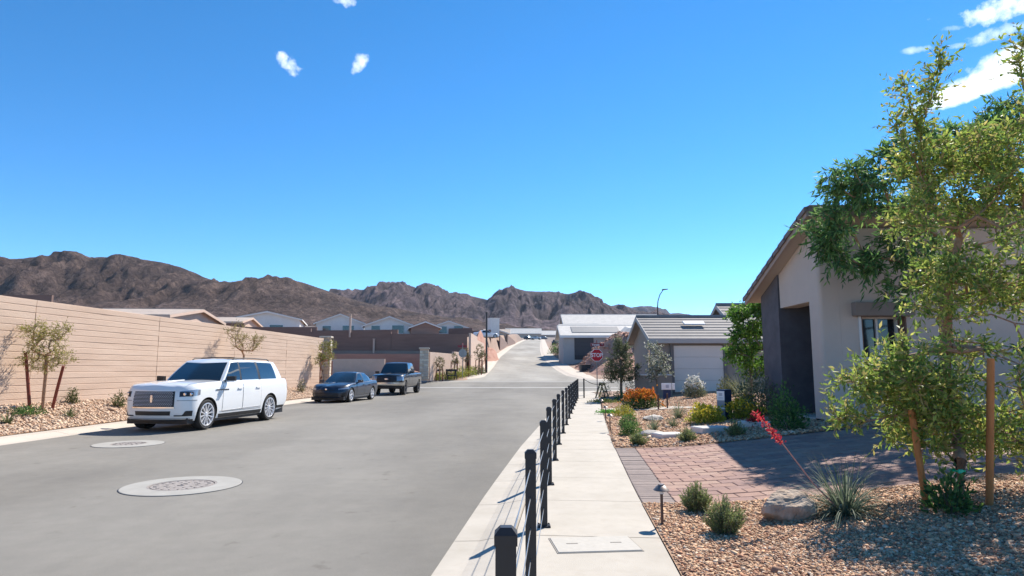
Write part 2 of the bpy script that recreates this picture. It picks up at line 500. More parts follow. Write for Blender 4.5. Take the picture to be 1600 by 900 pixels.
# ------------------------------------------------------------------ beds of gravel
def bed_patch(name, fx0, fx1, y0, y1, step, lift=.012):
    """sheet between two edge lines fx0(y), fx1(y)"""
    Y = np.linspace(y0, y1, max(2, int((y1 - y0) / step))); n = max(2, int(np.max(np.abs(fx1(Y) - fx0(Y))) / step))
    f = np.linspace(0, 1, n); A = fx0(Y)[:, None] * (1 - f) + fx1(Y)[:, None] * f; B = np.repeat(Y[:, None], n, 1)
    Z = H0(A, B) + lift
    ii, jj = np.meshgrid(np.arange(len(Y) - 1), np.arange(n - 1), indexing='ij'); q = (ii * n + jj).ravel()
    o = raw_mesh(name, np.stack([A.ravel(), B.ravel(), Z.ravel()], 1), np.stack([q, q + 1, q + n + 1, q + n], 1), M_GBED, smooth_all=True)
    return tag(o, kind='structure')
DR_Y0, DR_Y1 = 7.75, 13.05
def right_of_walk(x, y, m=0.0): return x > RE(y) + SW + m
bed_patch('gravel_bed', lambda y: RE(y) + SW + .003, lambda y: RE(y) * 0 + 16, -3, DR_Y0, .2)
bed_patch('gravel_bed', lambda y: RE(y) + SW + .003, lambda y: RE(y) * 0 + 14, DR_Y1, 38, .28)
bed_patch('gravel_bed', lambda y: wallx(y) - .2, lambda y: LE(y) - .903, 1, CY0 - 5, .3)

def stones(name, pts, size, palette, flat=.6):
    """one mesh of small rough stones"""
    n = len(pts)
    base = np.array([(1, 0, 0), (-1, 0, 0), (0, 1, 0), (0, -1, 0), (0, 0, 1), (0, 0, -1)], float)
    tri = np.array([(0, 2, 4), (2, 1, 4), (1, 3, 4), (3, 0, 4), (2, 0, 5), (1, 2, 5), (3, 1, 5), (0, 3, 5)])
    S = np.repeat(base[None], n, 0)
    S = S + RNG.uniform(-.35, .35, S.shape)
    S[:, :, 2] *= flat
    S *= (size * RNG.lognormal(0, .38, n))[:, None, None]
    # random tilt
    a = RNG.uniform(0, 2 * np.pi, n); c, s = np.cos(a), np.sin(a)
    x = S[:, :, 0] * c[:, None] - S[:, :, 1] * s[:, None]; y = S[:, :, 0] * s[:, None] + S[:, :, 1] * c[:, None]
    b = RNG.uniform(-.6, .6, n); c, s = np.cos(b), np.sin(b)
    z = S[:, :, 2] * c[:, None] + x * s[:, None]; x = x * c[:, None] - S[:, :, 2] * s[:, None]
    Vv = np.stack([x, y, z], 2) + pts[:, None, :]
    Ff = (tri[None] + (np.arange(n) * 6)[:, None, None]).reshape(-1, 3)
    pal = np.array(palette)
    cc = pal[RNG.integers(0, len(pal), n)] * RNG.uniform(.75, 1.2, n)[:, None]
    cc = np.repeat(cc[:, None, :], 6, 1).reshape(-1, 3)
    o = raw_mesh(name, Vv.reshape(-1, 3), Ff, mat('gravel_stone', (1, 1, 1), .9, attr='tint', var=.15, vscale=30), cols=cc)
    return tag(o, kind='stuff')
def scatter(n, x0, x1, y0, y1, ok, lift, dens=None):
    x = RNG.uniform(x0, x1, n); y = RNG.uniform(y0, y1, n)
    k = ok(x, y)
    if dens is not None: k &= RNG.uniform(0, 1, n) < dens(x, y)
    x, y = x[k], y[k]
    return np.stack([x, y, H0(x, y) + lift], 1)
PAL = [(.58, .35, .20), (.50, .29, .165), (.66, .45, .28), (.38, .19, .11), (.70, .54, .39), (.50, .25, .14), (.60, .39, .24), (.30, .165, .105), (.66, .40, .23)]
near_ok = lambda x, y: right_of_walk(x, y, .02) & (y < DR_Y0 - .03)
st = stones('gravel', scatter(160000, .5, 11.5, 2.2, 7.8, near_ok, .016, lambda x, y: np.clip(1.25 - .11 * np.maximum(0, x - 5), .25, 1)), .0138, PAL)
tag(st, 'tan and rust brown gravel around the yucca and boulder', 'gravel')
mid_ok = lambda x, y: right_of_walk(x, y, .03) & (y > DR_Y1 + .03)
st = stones('gravel', scatter(85000, 2, 11, 13, 30, mid_ok, .025, lambda x, y: np.clip(1.5 - (y - 13) * .05, .35, 1)), .025, PAL)
tag(st, 'tan gravel between the shrubs beyond the driveway', 'gravel')
lb_ok = lambda x, y: (x < LE(y) - .93) & (x > wallx(y) + .02)
PALL = [(.62, .44, .30), (.55, .37, .25), (.70, .54, .40), (.45, .29, .2), (.66, .5, .36)]
st = stones('gravel', scatter(72000, -15.6, -9.5, 8, 43.3, lb_ok, .03), .031, PALL)
tag(st, 'pale tan gravel in the strip below the block wall', 'gravel')

# ------------------------------------------------------------------ paver driveway
PAVM = [mat('paver_rose', (.29, .165, .125), .85, var=.12, vscale=9, bump=.25, bscale=120),
        mat('paver_tan', (.325, .20, .15), .85, var=.12, vscale=9, bump=.25, bscale=120),
        mat('paver_mauve', (.245, .14, .115), .85, var=.12, vscale=9, bump=.25, bscale=120)]
PAVG = mat('paver_charcoal', (.22, .17, .15), .85, var=.15, vscale=7, bump=.25, bscale=120)
drive = empty('driveway'); tag(drive, kind='structure')
def dx0(y): return float(RE(y)) + SW + .012
def paver_geo(mb, x0, x1, y0, y1, mi=0):
    b = .007; hgt = .05 + random.uniform(-.004, .004); vs = []
    q = [(x0, y0), (x1, y0), (x1, y1), (x0, y1)]
    for (ins, dz) in ((0, -.06), (0, hgt - b), (b, hgt)):
        for i, (x, y) in enumerate(q):
            sx = 1 if i in (0, 3) else -1; sy = 1 if i in (0, 1) else -1
            vs.append((x + sx * ins, y + sy * ins, float(H0(x, y)) + dz - .045))
    fs = [(8, 9, 10, 11)]
    for r in range(2):
        for i in range(4):
            j = (i + 1) % 4; fs.append((r * 4 + i, r * 4 + j, r * 4 + 4 + j, r * 4 + 4 + i))
    mb.add(vs, fs, mi)
cells = []
PW, PLn, GAP = .235, .32, .007
y = DR_Y0 + .01
k = 0
while y < DR_Y1:                            # soldier course along the walk
    cells.append((dx0(y + .06), dx0(y + .06) + .40, y, min(y + .135, DR_Y1), 3)); y += .135
row = 0
y = DR_Y0 + .01
while y < DR_Y1 - .05:
    y1 = min(y + PW, DR_Y1)
    x = dx0(y) + .41
    first = PLn * (.5 if row % 2 else 1)
    while x < 11.5:
        x1 = x + first; first = PLn
        cells.append((x, x1, y, y1, random.choice((0, 0, 1, 2)))); x = x1
    y = y1; row += 1
def prank(c):
    xm, ym = (c[0] + c[1]) / 2, (c[2] + c[3]) / 2
    return (xm * xm + ym * ym) + (1000 if abs(xm / ym) > .78 else 0)
cells.sort(key=prank)
rest = MB()
for n_, (x0, x1, y0, y1, mi) in enumerate(cells):
    a = (x0 + GAP / 2, x1 - GAP / 2, y0 + GAP / 2, y1 - GAP / 2)
    if n_ < 300:
        mb = MB(); paver_geo(mb, *a); mb.build('paver', PAVG if mi == 3 else PAVM[mi], drive, fix=False)
    else:
        paver_geo(rest, *a, mi)
o = rest.build('pavers', PAVM + [PAVG], drive, fix=False); tag(o, kind='stuff')
P = [[(x, yv, float(H0(x, yv)) - .012) for x in np.linspace(dx0(yv), 11.5, 30)] for yv in np.linspace(DR_Y0, DR_Y1, 16)]
mb = MB(); mb.grid(P); mb.build('joint_sand', mat('joint_sand', (.10, .08, .07), .95), drive, fix=False)
# stepping path across the bed beyond the driveway
path = empty('paver_path'); tag(path, kind='structure')
for i in range(11):
    for j in range(3):
        x0 = dx0(15.2) + i * .26; yb = 15.0 + j * .28 - i * .02
        mb = MB(); paver_geo(mb, x0, x0 + .25, yb, yb + .27); mb.build('paver', PAVM[(i * 2 + j) % 3], path, fix=False)
# concrete walk curving past the orange shrub
pth = [PZ(945, 640, .05), PZ(1000, 636, .15), PZ(1060, 634, .25), PZ(1110, 636, .32), PZ(1150, 642, .38)]
pth = [Vector((p.x, p.y)) for p in pth]
mb = MB(); mb.grid([[(p.x, p.y - .75, Hs(p.x, p.y - .75) + .045), (p.x, p.y, Hs(p.x, p.y) + .05), (p.x, p.y + .75, Hs(p.x, p.y + .75) + .045)] for p in pth])
tag(mb.build('garden_path', M_CONC2, fix=False), kind='structure')
# ------------------------------------------------------------------ mountains
def ramp_mat(name, c0, c1, c2, sc):
    m = bpy.data.materials.new(name); m.use_nodes = True
    N, L = m.node_tree.nodes, m.node_tree.links; b = N['Principled BSDF']; b.inputs['Roughness'].default_value = .95
    b.inputs['Specular IOR Level'].default_value = .1
    tc = N.new('ShaderNodeTexCoord'); at = N.new('ShaderNodeAttribute'); at.attribute_name = 'tint'
    nz = N.new('ShaderNodeTexNoise'); nz.inputs['Scale'].default_value = sc; nz.inputs['Detail'].default_value = 8; nz.inputs['Roughness'].default_value = .65
    L.new(tc.outputs['Object'], nz.inputs['Vector'])
    rp = N.new('ShaderNodeValToRGB'); e = rp.color_ramp.elements
    e[0].position = .32; e[0].color = (*c0, 1); e[1].position = .68; e[1].color = (*c2, 1)
    k = e.new(.5); k.color = (*c1, 1)
    L.new(nz.outputs['Fac'], rp.inputs['Fac'])
    mx = N.new('ShaderNodeMix'); mx.data_type = 'RGBA'; mx.blend_type = 'MULTIPLY'; mx.inputs['Factor'].default_value = 1
    L.new(rp.outputs['Color'], mx.inputs['A']); L.new(at.outputs['Color'], mx.inputs['B']); L.new(mx.outputs['Result'], b.inputs['Base Color'])
    n2 = N.new('ShaderNodeTexNoise'); n2.inputs['Scale'].default_value = sc * 4.5; n2.inputs['Detail'].default_value = 9; n2.inputs['Roughness'].default_value = .75; n2.inputs['Distortion'].default_value = .6
    mpn = N.new('ShaderNodeMapping'); mpn.inputs['Scale'].default_value = (1, .6, .5); L.new(tc.outputs['Object'], mpn.inputs['Vector']); L.new(mpn.outputs[0], n2.inputs['Vector'])
    r2 = N.new('ShaderNodeValToRGB'); r2.color_ramp.elements[0].position = .36; r2.color_ramp.elements[0].color = (.34, .32, .33, 1); r2.color_ramp.elements[1].position = .66; r2.color_ramp.elements[1].color = (1.55, 1.48, 1.42, 1); L.new(n2.outputs['Fac'], r2.inputs['Fac'])
    m3 = N.new('ShaderNodeMix'); m3.data_type = 'RGBA'; m3.blend_type = 'MULTIPLY'; m3.inputs['Factor'].default_value = 1; L.new(mx.outputs['Result'], m3.inputs['A']); L.new(r2.outputs['Color'], m3.inputs['B']); L.new(m3.outputs['Result'], b.inputs['Base Color'])
    bp = N.new('ShaderNodeBump'); bp.inputs['Strength'].default_value = 1.0; bp.inputs['Distance'].default_value = 9
    L.new(n2.outputs['Fac'], bp.inputs['Height']); L.new(bp.outputs['Normal'], b.inputs['Normal'])
    return m
def mountain(name, prof, t, depth, foot, m, seed, gully, rough, nu=620, nv=130, crag=.6):
    """a ridge with gullied flanks: prof = picture heights of its skyline turned into metres at distance t"""
    us = np.linspace(prof[0][0], prof[-1][0], nu)
    py = np.interp(us, [p[0] for p in prof], [p[1] for p in prof])
    zr = CAM_Z + t * (SP + (450 - py) / 1000 * CP)
    X0 = (us - 800) / 1000 * t
    v = np.linspace(-1, .6, nv)
    UU, VV = np.meshgrid(X0, v)
    ZR = np.repeat(zr[None], nv, 0)
    yoff = VV * depth + depth * .12 * (fbm(UU / gully * .25, VV * 0, seed + 3) - .5)
    Y = t + yoff
    fz = foot(UU, Y)
    a = np.abs(VV)
    shape = np.where(VV < 0, (1 - a) ** 1.25 * .62 + .38 * (1 - sstep(0, 1, a)), 1 - a * 1.1)
    rg = ridged(UU / gully + 1.7 * fbm(UU / gully * .5, VV * 3, seed), VV * 1.3 + UU / gully * .3, seed, 5)
    wp = fbm(UU / gully * 1.5, VV * 5, seed + 40)
    fine = ridged(UU / gully * 3.2 + 1.6 * wp, VV * 2.4 + wp, seed + 7, 5)
    fine2 = ridged(UU / gully * 12 + 2 * wp, VV * 13, seed + 15, 3)
    env = np.clip(a * 5, 0, 1) * np.clip((1 - a) * 2.2, 0, 1)
    low = np.clip(sstep(.38, .8, a + .5 * (fbm(UU / gully * 1.2, VV * 3, seed + 20) - .5)), 0, 1)
    env = env * (1 - .8 * low)
    hh = (ZR - fz)
    Z = fz + hh * np.clip(shape, 0, None) + hh * env * ((rg - .55) * rough + (fine - .55) * rough * crag + (fine2 - .5) * rough * .22)
    Z += hh * .03 * (fine - .5) * (1 - env)
    Z = np.minimum(Z, np.maximum(fz, ZR) - hh * .10 * np.clip(a, 0, 1) + hh * .012 * (fine - .5))
    Z = np.where(VV > -.98, Z, fz - 6)
    steep = np.clip((fine - .4) * 1.4 + (fine2 - .5) * 1.2, -.3, 1)
    tint = np.stack([.64 + .6 * steep * (1 - low) + .72 * low, .62 + .55 * steep * (1 - low) + .68 * low, .63 + .5 * steep * (1 - low) + .66 * low], -1)
    nx = len(us); ii, jj = np.meshgrid(np.arange(nv - 1), np.arange(nx - 1), indexing='ij')
    q = (ii * nx + jj).ravel(); F = np.stack([q, q + 1, q + nx + 1, q + nx], 1)
    o = raw_mesh(name, np.stack([UU.ravel(), Y.ravel(), Z.ravel()], 1), F, m, cols=tint.reshape(-1, 3), smooth_all=False)
    return tag(o, kind='structure')
def foot_ground(k=0):
    return lambda x, y: H(x, y) - 4
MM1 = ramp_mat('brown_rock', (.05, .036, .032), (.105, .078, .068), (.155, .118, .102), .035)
MM2 = ramp_mat('haze_purple_rock', (.042, .034, .042), (.088, .07, .08), (.15, .12, .125), .02)  # purple tinge of distant haze put into the rock colour
MM3 = ramp_mat('haze_blue_rock', (.05, .05, .075), (.07, .07, .10), (.10, .10, .13), .006)  # farthest range: blue of the air painted into the rock
mountain('mountain', [(-500, 470), (-300, 430), (-120, 440), (0, 406), (40, 400), (90, 403), (150, 399), (200, 402), (245, 407), (280, 417), (320, 434), (350, 443), (400, 438), (440, 435), (470, 440), (500, 450), (530, 461), (560, 470), (640, 486), (760, 505), (860, 520)], 1150, 420, foot_ground(), MM1, 3, 95, .46)
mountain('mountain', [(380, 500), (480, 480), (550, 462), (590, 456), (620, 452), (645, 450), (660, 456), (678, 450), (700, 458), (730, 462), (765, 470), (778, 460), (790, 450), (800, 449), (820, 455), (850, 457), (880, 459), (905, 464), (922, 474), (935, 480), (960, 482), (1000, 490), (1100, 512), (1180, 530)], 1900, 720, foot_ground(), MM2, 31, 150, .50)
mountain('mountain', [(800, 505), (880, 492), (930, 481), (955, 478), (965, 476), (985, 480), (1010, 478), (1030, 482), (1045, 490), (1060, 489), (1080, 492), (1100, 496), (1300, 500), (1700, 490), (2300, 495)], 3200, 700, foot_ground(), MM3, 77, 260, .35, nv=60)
# ------------------------------------------------------------------ walls
M_BLOCK = mat('tan_block', (.50, .355, .26), .92, col2=(.60, .445, .335), vscale=1.1, bump=.5, bscale=45, stretch=(.35, .35, 2.2), detail=8)
M_MORT = mat('block_mortar', (.42, .29, .22), .95)
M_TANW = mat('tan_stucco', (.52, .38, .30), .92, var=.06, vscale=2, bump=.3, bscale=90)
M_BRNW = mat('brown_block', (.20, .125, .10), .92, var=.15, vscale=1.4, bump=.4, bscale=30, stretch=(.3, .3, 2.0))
M_BRN2 = mat('russet_block', (.29, .18, .14), .92, var=.12, vscale=1.4, bump=.4, bscale=30, stretch=(.3, .3, 2.0))
M_CAPS = mat('cap_stone', (.50, .43, .35), .9, var=.15, vscale=5, bump=.3, bscale=30)

def course_wall(name, a, b, z0f, top, label, m, course=.195, thick=.22, section=6.4, steps=None, group=None, capm=None):
    """block wall from a to b: level courses cut by control joints, every course of a section its own piece"""
    a, b = Vector(a), Vector(b); d = b - a; L = d.length; rz = math.atan2(d.y, d.x)
    root = empty(name, (a.x, a.y, 0), rz, label, 'wall', group)
    n = max(1, round(L / section)); z0 = min(z0f(a.lerp(b, k / 10).x, a.lerp(b, k / 10).y) for k in range(11)) - .25
    for i in range(n):
        s0, s1 = L * i / n, L * (i + 1) / n
        tp = top if steps is None else steps((s0 + s1) / 2 / L)
        core = MB(); core.box(((s0 + s1) / 2, 0, (z0 + tp) / 2 - .02), (s1 - s0 - .05, thick - .026, tp - z0 - .05)); core.build('mortar_core', M_MORT if m is M_BLOCK else m, root)
        z = tp
        while z > z0 + .05:
            h = min(course, z - z0)
            mb = MB()
            xs_ = [s0 + .012]
            nb = 6
            off = random.uniform(-.004, .004)
            # slight waviness of the split faces
            rows = []
            for k in range(nb + 1):
                x = s0 + .012 + (s1 - s0 - .024) * k / nb
                w = thick / 2 + off + random.uniform(-.006, .006)
                rows.append([(x, -w + .006, z - h + .005), (x, -w, z - h + .016), (x, -w, z - .016), (x, -w + .006, z - .005), (x, w - .006, z - .005), (x, w, z - .016), (x, w, z - h + .016), (x, w - .006, z - h + .005)])
            mb.grid(rows, close=True)
            nn = len(mb.v); mb.f.append(list(range(8))); mb.m.append(0); mb.f.append(list(range(nn - 8, nn))); mb.m.append(0)
            mb.build('block_course', m, root)
            z -= course
    return root
def zg(x, y): return Hs(x + .6, y)
wa = Vector((wallx(1.0), 1.0)); wb = Vector((WALL1.x, WALL1.y))
course_wall('block_wall', wa, wb, lambda x, y: .45, 3.62, 'long tan block wall with level courses behind the parked cars', M_BLOCK, steps=lambda f: 3.62 if f < .93 else 3.50)
def pillar(loc, w, z0, z1, label, rz=0.0, m=None):
    root = empty('wall_pillar', (loc[0], loc[1], z0), rz, label, 'pillar')
    mb = MB(); mb.box((0, 0, (z1 - z0) / 2), (w, w, z1 - z0), bev=.015); mb.build('shaft', m or M_BLOCK, root)
    # stone facing
    h = 0
    mb = MB(); mb.box((0, 0, z1 - z0 + .05), (w + .16, w + .16, .12), bev=.02); mb.build('cap', M_CAPS, root)
    z = .25; k = 0
    while z < z1 - z0 - .1:
        for sx, sy in ((0, -1), (1, 0)):
            off = (.5 if k % 2 else .35) * w
            for (p0, p1) in ((-w / 2, -w / 2 + off), (-w / 2 + off, w / 2)):
                mb = MB(); c = (p0 + p1) / 2; ln = p1 - p0 - .02
                if sx == 0: mb.box((c, -w / 2 - .015, z), (ln, .05, .2), bev=.02)
                else: mb.box((w / 2 + .015, c, z), (.05, ln, .2), bev=.02)
                mb.build('facing_stone', random.choice(FST), root)
        z += .225; k += 1
    return root
FST = [mat('facing_cream', (.60, .53, .42), .9, var=.15, vscale=8, bump=.4, bscale=30), mat('facing_tan', (.52, .41, .30), .9, var=.15, vscale=8, bump=.4, bscale=30), mat('facing_grey', (.46, .40, .33), .9, var=.15, vscale=8, bump=.4, bscale=30)]
pillar((WALL1.x + .12, WALL1.y + .45), .62, .45, 3.68, 'cream stone pillar at the end of the long tan wall', .07)

# across the side street
def plain_wall(name, pts, z0, z1, label, m, thick=.25, capm=None, cap=.1, cat='wall', course=None):
    root = empty(name, (pts[0][0], pts[0][1], 0), 0, label, cat)
    o = Vector((pts[0][0], pts[0][1]))
    for (a, b), (za, zb) in zip(zip(pts, pts[1:]), zip(z0 if isinstance(z0, list) else [z0] * (len(pts) - 1), z1 if isinstance(z1, list) else [z1] * (len(pts) - 1))):
        a, b = Vector(a) - o, Vector(b) - o; d = b - a; rz = math.atan2(d.y, d.x); c = (a + b) / 2
        if course:
            z = zb
            while z > za + .02:
                h = min(course, z - za)
                mb = MB(); mb.box((c.x, c.y, z - h / 2), (d.length - .02, thick + random.uniform(-.02, .02), h - .014), rz); mb.build('block_course', m, root)
                z -= course
            mb = MB(); mb.box((c.x, c.y, (za + zb) / 2 - .03), (d.length - .06, thick - .06, zb - za - .06), rz); mb.build('mortar_core', m, root)
        else:
            mb = MB(); mb.box((c.x, c.y, (za + zb) / 2), (d.length - .01, thick, zb - za), rz, bev=.01); mb.build('wall_panel', m, root)
        if capm:
            mb = MB(); mb.box((c.x, c.y, zb + cap / 2), (d.length + .02, thick + .08, cap), rz, bev=.015); mb.build('cap', capm, root)
    return root
Pp = (-7.75, 56.8)
pillar(Pp, .75, .55, 3.35, 'tan stucco pillar at the corner behind the pickup truck', .1)
plain_wall('garden_wall', [(-7.45, 57.6), (-6.0, 65.5), (-4.9, 74)], [.5, .9], [3.1, 3.35], 'sunlit tan garden wall behind young trees at the far corner', M_TANW, capm=None)
plain_wall('retaining_wall', [(-40, 66.2), (-24, 66.2), (-9.0, 66.2)], [.9, .9], [3.5, 3.15], 'low russet retaining wall at the foot of the brown terraces', M_BRN2, course=.42)
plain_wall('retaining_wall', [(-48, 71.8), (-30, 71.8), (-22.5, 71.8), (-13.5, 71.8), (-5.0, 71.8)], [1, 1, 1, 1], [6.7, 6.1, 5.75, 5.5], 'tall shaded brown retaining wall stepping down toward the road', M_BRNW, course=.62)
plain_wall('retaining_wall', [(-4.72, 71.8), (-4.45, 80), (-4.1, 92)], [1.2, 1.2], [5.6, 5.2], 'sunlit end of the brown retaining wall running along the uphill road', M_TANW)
plain_wall('lot_wall', [(-60, 92), (-42, 92), (-28, 92), (-16, 90)], [5, 5, 5], [7.9, 7.6, 7.1], 'dark brown lot wall below the pale houses', M_BRNW, course=.8)
for (px, t, z0, z1) in ((546, 71.3, 5.1, 7.6), (584, 71.3, 2.2, 4.9)):
    p = PT(px, 520, t); r = empty('wall_post', (p.x, 71.62, z0), 0, 'pale post standing out from the brown retaining wall, %s' % ('upper one' if z0 > 4 else 'lower one'), 'post')
    mb = MB(); mb.box((0, -.05, (z1 - z0) / 2), (.2, .16, z1 - z0), bev=.02); mb.build('shaft', M_TANW, r)
    mb = MB(); mb.box((0, -.05, z1 - z0 + .03), (.28, .24, .06), bev=.01); mb.build('cap', M_TANW, r)
plain_wall('low_wall', [(-19.8, 62.4), (-12.3, 62.4)], .5, 2.55, 'low sunny tan wall across the side street behind the sedan', M_TANW)
plain_wall('lot_wall', [(-2.9, 150), (-1.6, 190), (1.2, 240)], [6.0, 8], [9.4, 11.8], 'distant brown wall along the left side of the uphill road', M_BRNW)
plain_wall('lot_wall', [(-13, 132), (-8, 130), (-4.2, 126)], [5.6, 5.6], [9.9, 9.3], 'distant brown wall beside the tall white box', M_BRNW)
# ------------------------------------------------------------------ houses
M_ROOFL = mat('pale_roof_tile', (.52, .49, .45), .85, var=.1, vscale=1.2, bump=.4, bscale=14)
M_ROOFG = mat('grey_roof_tile', (.21, .192, .182), .8, var=.12, vscale=2, bump=.3, bscale=20)
M_ROOFB = mat('brown_roof_tile', (.19, .12, .095), .85, var=.2, vscale=2, bump=.4, bscale=14)
M_FASC = mat('white_trim', (.70, .68, .65), .7, var=.04)
M_WHST = mat('white_stucco', (.66, .63, .60), .9, var=.05, vscale=1.5, bump=.25, bscale=60)
M_GRST = mat('grey_stucco', (.40, .37, .345), .92, var=.05, vscale=1.5, bump=.35, bscale=90)
M_TAUP = mat('taupe_stucco', (.285, .24, .205), .92, var=.05, vscale=1.5, bump=.35, bscale=90)
M_GLAS = mat('window_glass', (.02, .025, .03), .08, spec=.8)
M_DARK = mat('dark_trim', (.035, .033, .033), .6)
def gable_house(name, loc, rz, w, d, eave, rise, label, wallm, roofm, windows=(), over=.45, trim=M_FASC, ridge='y', tiles=0, group=None, garage=None, z0=-.5, extra=None):
    """ridge runs along local y (gables on the -y and +y sides) or along x; every side has walls, roof slopes, fascia, windows"""
    root = empty(name, loc, rz, label, 'house', group)
    hw, hd = w / 2, d / 2
    mb = MB()
    if ridge == 'y':
        ring = [(-hw, z0), (hw, z0), (hw, eave), (0, eave + rise), (-hw, eave)]
        mb.hull([(x, -hd, z) for x, z in ring], [(x, hd, z) for x, z in ring])
        slope = math.atan2(rise, hw); A = hw
    else:
        ring = [(-hd, z0), (hd, z0), (hd, eave), (0, eave + rise), (-hd, eave)]
        mb.hull([(-hw, y, z) for y, z in ring], [(hw, y, z) for y, z in ring])
        slope = math.atan2(rise, hd); A = hd
    mb.build('wall', wallm, root)
    ln = (hd if ridge == 'y' else hw) + over
    th = .16
    def rpt(s, q, l):                      # s side, q distance down slope from ridge, l along
        h = s * q * math.cos(slope); z = eave + rise + .02 - q * math.sin(slope)
        return (h, l, z) if ridge == 'y' else (l, h, z)
    SL = A / math.cos(slope) + over
    for s in (-1, 1):
        if tiles:
            n = tiles
            roof = MB(); roof.hull([rpt(s, 0, -ln), rpt(s, SL, -ln), rpt(s, SL, ln), rpt(s, 0, ln)], [tuple(Vector(rpt(s, q, l)) + Vector((0, 0, .06))) for q, l in ((0, -ln), (SL, -ln), (SL, ln), (0, ln))])
            ro = roof.build('roof', roofm, root)
            for i in range(n):
                q0, q1 = SL * i / n - .03, SL * (i + 1) / n + .04
                q0 = max(q0, 0)
                a = [rpt(s, q0, -ln), rpt(s, q1, -ln), rpt(s, q1, ln), rpt(s, q0, ln)]
                zt = [.065, .105, .105, .065]; zb = [.05, .062, .062, .05]
                tr = MB(); tr.hull([(p[0], p[1], p[2] + z) for p, z in zip(a, zb)], [(p[0], p[1], p[2] + z) for p, z in zip(a, zt)])
                tr.build('tile_course', roofm, ro)
        else:
            roof = MB(); roof.hull([rpt(s, 0, -ln), rpt(s, SL, -ln), rpt(s, SL, ln), rpt(s, 0, ln)], [tuple(Vector(rpt(s, q, l)) + Vector((0, 0, th))) for q, l in ((0, -ln), (SL, -ln), (SL, ln), (0, ln))])
            ro = roof.build('roof', roofm, root)
        f = MB(); a = Vector(rpt(s, SL + .02, -ln)); b = Vector(rpt(s, SL + .02, ln)); c = (a + b) / 2
        f.box((c.x, c.y, c.z - .03), ((.05, 2 * ln, .24) if ridge == 'y' else (2 * ln, .05, .24))); f.build('fascia', trim, root)
        for l in (-ln - .02, ln + .02):
            f = MB(); f.hull([tuple(Vector(rpt(s, q, l - .02)) + Vector((0, 0, z))) for q, z in ((0, -.14), (SL, -.14), (SL, .1), (0, .1))], [tuple(Vector(rpt(s, q, l + .02)) + Vector((0, 0, z))) for q, z in ((0, -.14), (SL, -.14), (SL, .1), (0, .1))])
            f.build('rake_board', trim, root)
    cap = MB(); e0 = rpt(1, 0, -ln); e1 = rpt(1, 0, ln); cap.tube([(e0[0], e0[1], e0[2] + .1), (e1[0], e1[1], e1[2] + .1)], .11, 6); cap.build('ridge_cap', roofm, root)
    for (face, u, z, ww, wh) in windows:
        wf = MB(); pn = MB()
        t = .08
        if face in '-y+y':
            pass
        sgn = -1 if face[0] == '-' else 1
        if face[1] == 'y':
            wf.box((u, sgn * (hd + .02), z), (ww + t * 2, .1, wh + t * 2), bev=.01); pn.box((u, sgn * (hd + .06), z), (ww, .04, wh))
        else:
            wf.box((sgn * (hw + .02), u, z), (.1, ww + t * 2, wh + t * 2), bev=.01); pn.box((sgn * (hw + .06), u, z), (.04, ww, wh))
        wo = wf.build('window', trim, root); pn.build('pane', M_GLAS, wo)
    return root
def at_house(px, t, y=None):
    p = PT(px, 520, t); return p.x, p.y
# pale houses on the terraces, left of the road
def far_house(px, t, w, d, eave_y, ridge_y, label, rz=0.0, roofm=M_ROOFL, wallm=M_WHST, wins=(), ridge='y', trim=M_FASC):
    p = PT(px, 520, t)
    ze = CAM_Z + t * ray(px, eave_y).z; zr = CAM_Z + (t + (0 if ridge == 'y' else d / 2)) * ray(px, ridge_y).z
    gz = Hs(p.x, p.y)
    return gable_house('house', (p.x, p.y + d / 2, gz), rz, w, d, ze - gz, zr - ze, label, wallm, roofm, wins, ridge=ridge, z0=-2.5, trim=trim)
W3 = [('-y', -2.6, 1.6, 1.6, 1.1), ('-y', 1.6, 1.5, 2.2, 1.5), ('+x', -4, 1.7, 1.2, 1.2), ('+x', 0, 1.7, 1.0, 1.2), ('+x', 3.5, 1.7, 1.2, 1.2)]
far_house(400, 112, 11, 14, 498, 487, 'pale house with dark tiled roof above the end of the tan wall', .25, M_ROOFG, wins=W3)
far_house(524, 128, 9.4, 15, 505, 491, 'white gabled house above the brown walls, left of its twin', .12, M_ROOFB, wins=W3)
far_house(601, 122, 9.4, 15, 509, 495, 'white gabled house above the brown walls, right of its twin', .12, M_ROOFB, wins=W3)
far_house(654, 116, 5.0, 12, 511, 503, 'small house with a brown tiled roof and bright fascia on the terrace', .2, M_ROOFB, wallm=M_BRN2)
far_house(698, 132, 7.6, 17, 512, 502, 'white house with a row of small side windows above the retaining wall end', .05, M_ROOFB, wins=[('+x', -6, 1.4, .7, 1.2), ('+x', -4, 1.4, .7, 1.2), ('+x', 1, 1.4, .8, 1.0), ('+x', 4, 1.4, .8, 1.2), ('-y', -1.6, 1.4, 2.4, 1.4), ('-y', 2, 1.4, 1.8, 1.6)])
far_house(170, 58, 9.0, 14, 493, 485, 'low pale roofed house just behind the long tan wall', .07, mat('tan_roof_tile', (.42, .34, .28), .85, var=.15, vscale=1.5, bump=.4, bscale=14), ridge='x', wallm=M_TANW, trim=M_TANW)
plain_wall('lot_wall', [tuple(PT(-60, 470, 62).xy), tuple(PT(82, 470, 62).xy)], 2.5, CAM_Z + 62 * ray(40, 461).z, 'dark brown wall piece above the left end of the block wall', M_BRNW, course=.6)
far_house(300, 92, 12, 10, 503, 497, 'cream house with a flat pale roof beyond the tan wall', .1, MATS['tan_roof_tile'], ridge='x', wallm=M_TANW, trim=M_TANW)
far_house(776, 230, 9, 10, 522, 515, 'distant brown walled house left of the road crest', .0, MATS['tan_roof_tile'], ridge='x', wallm=M_BRN2)
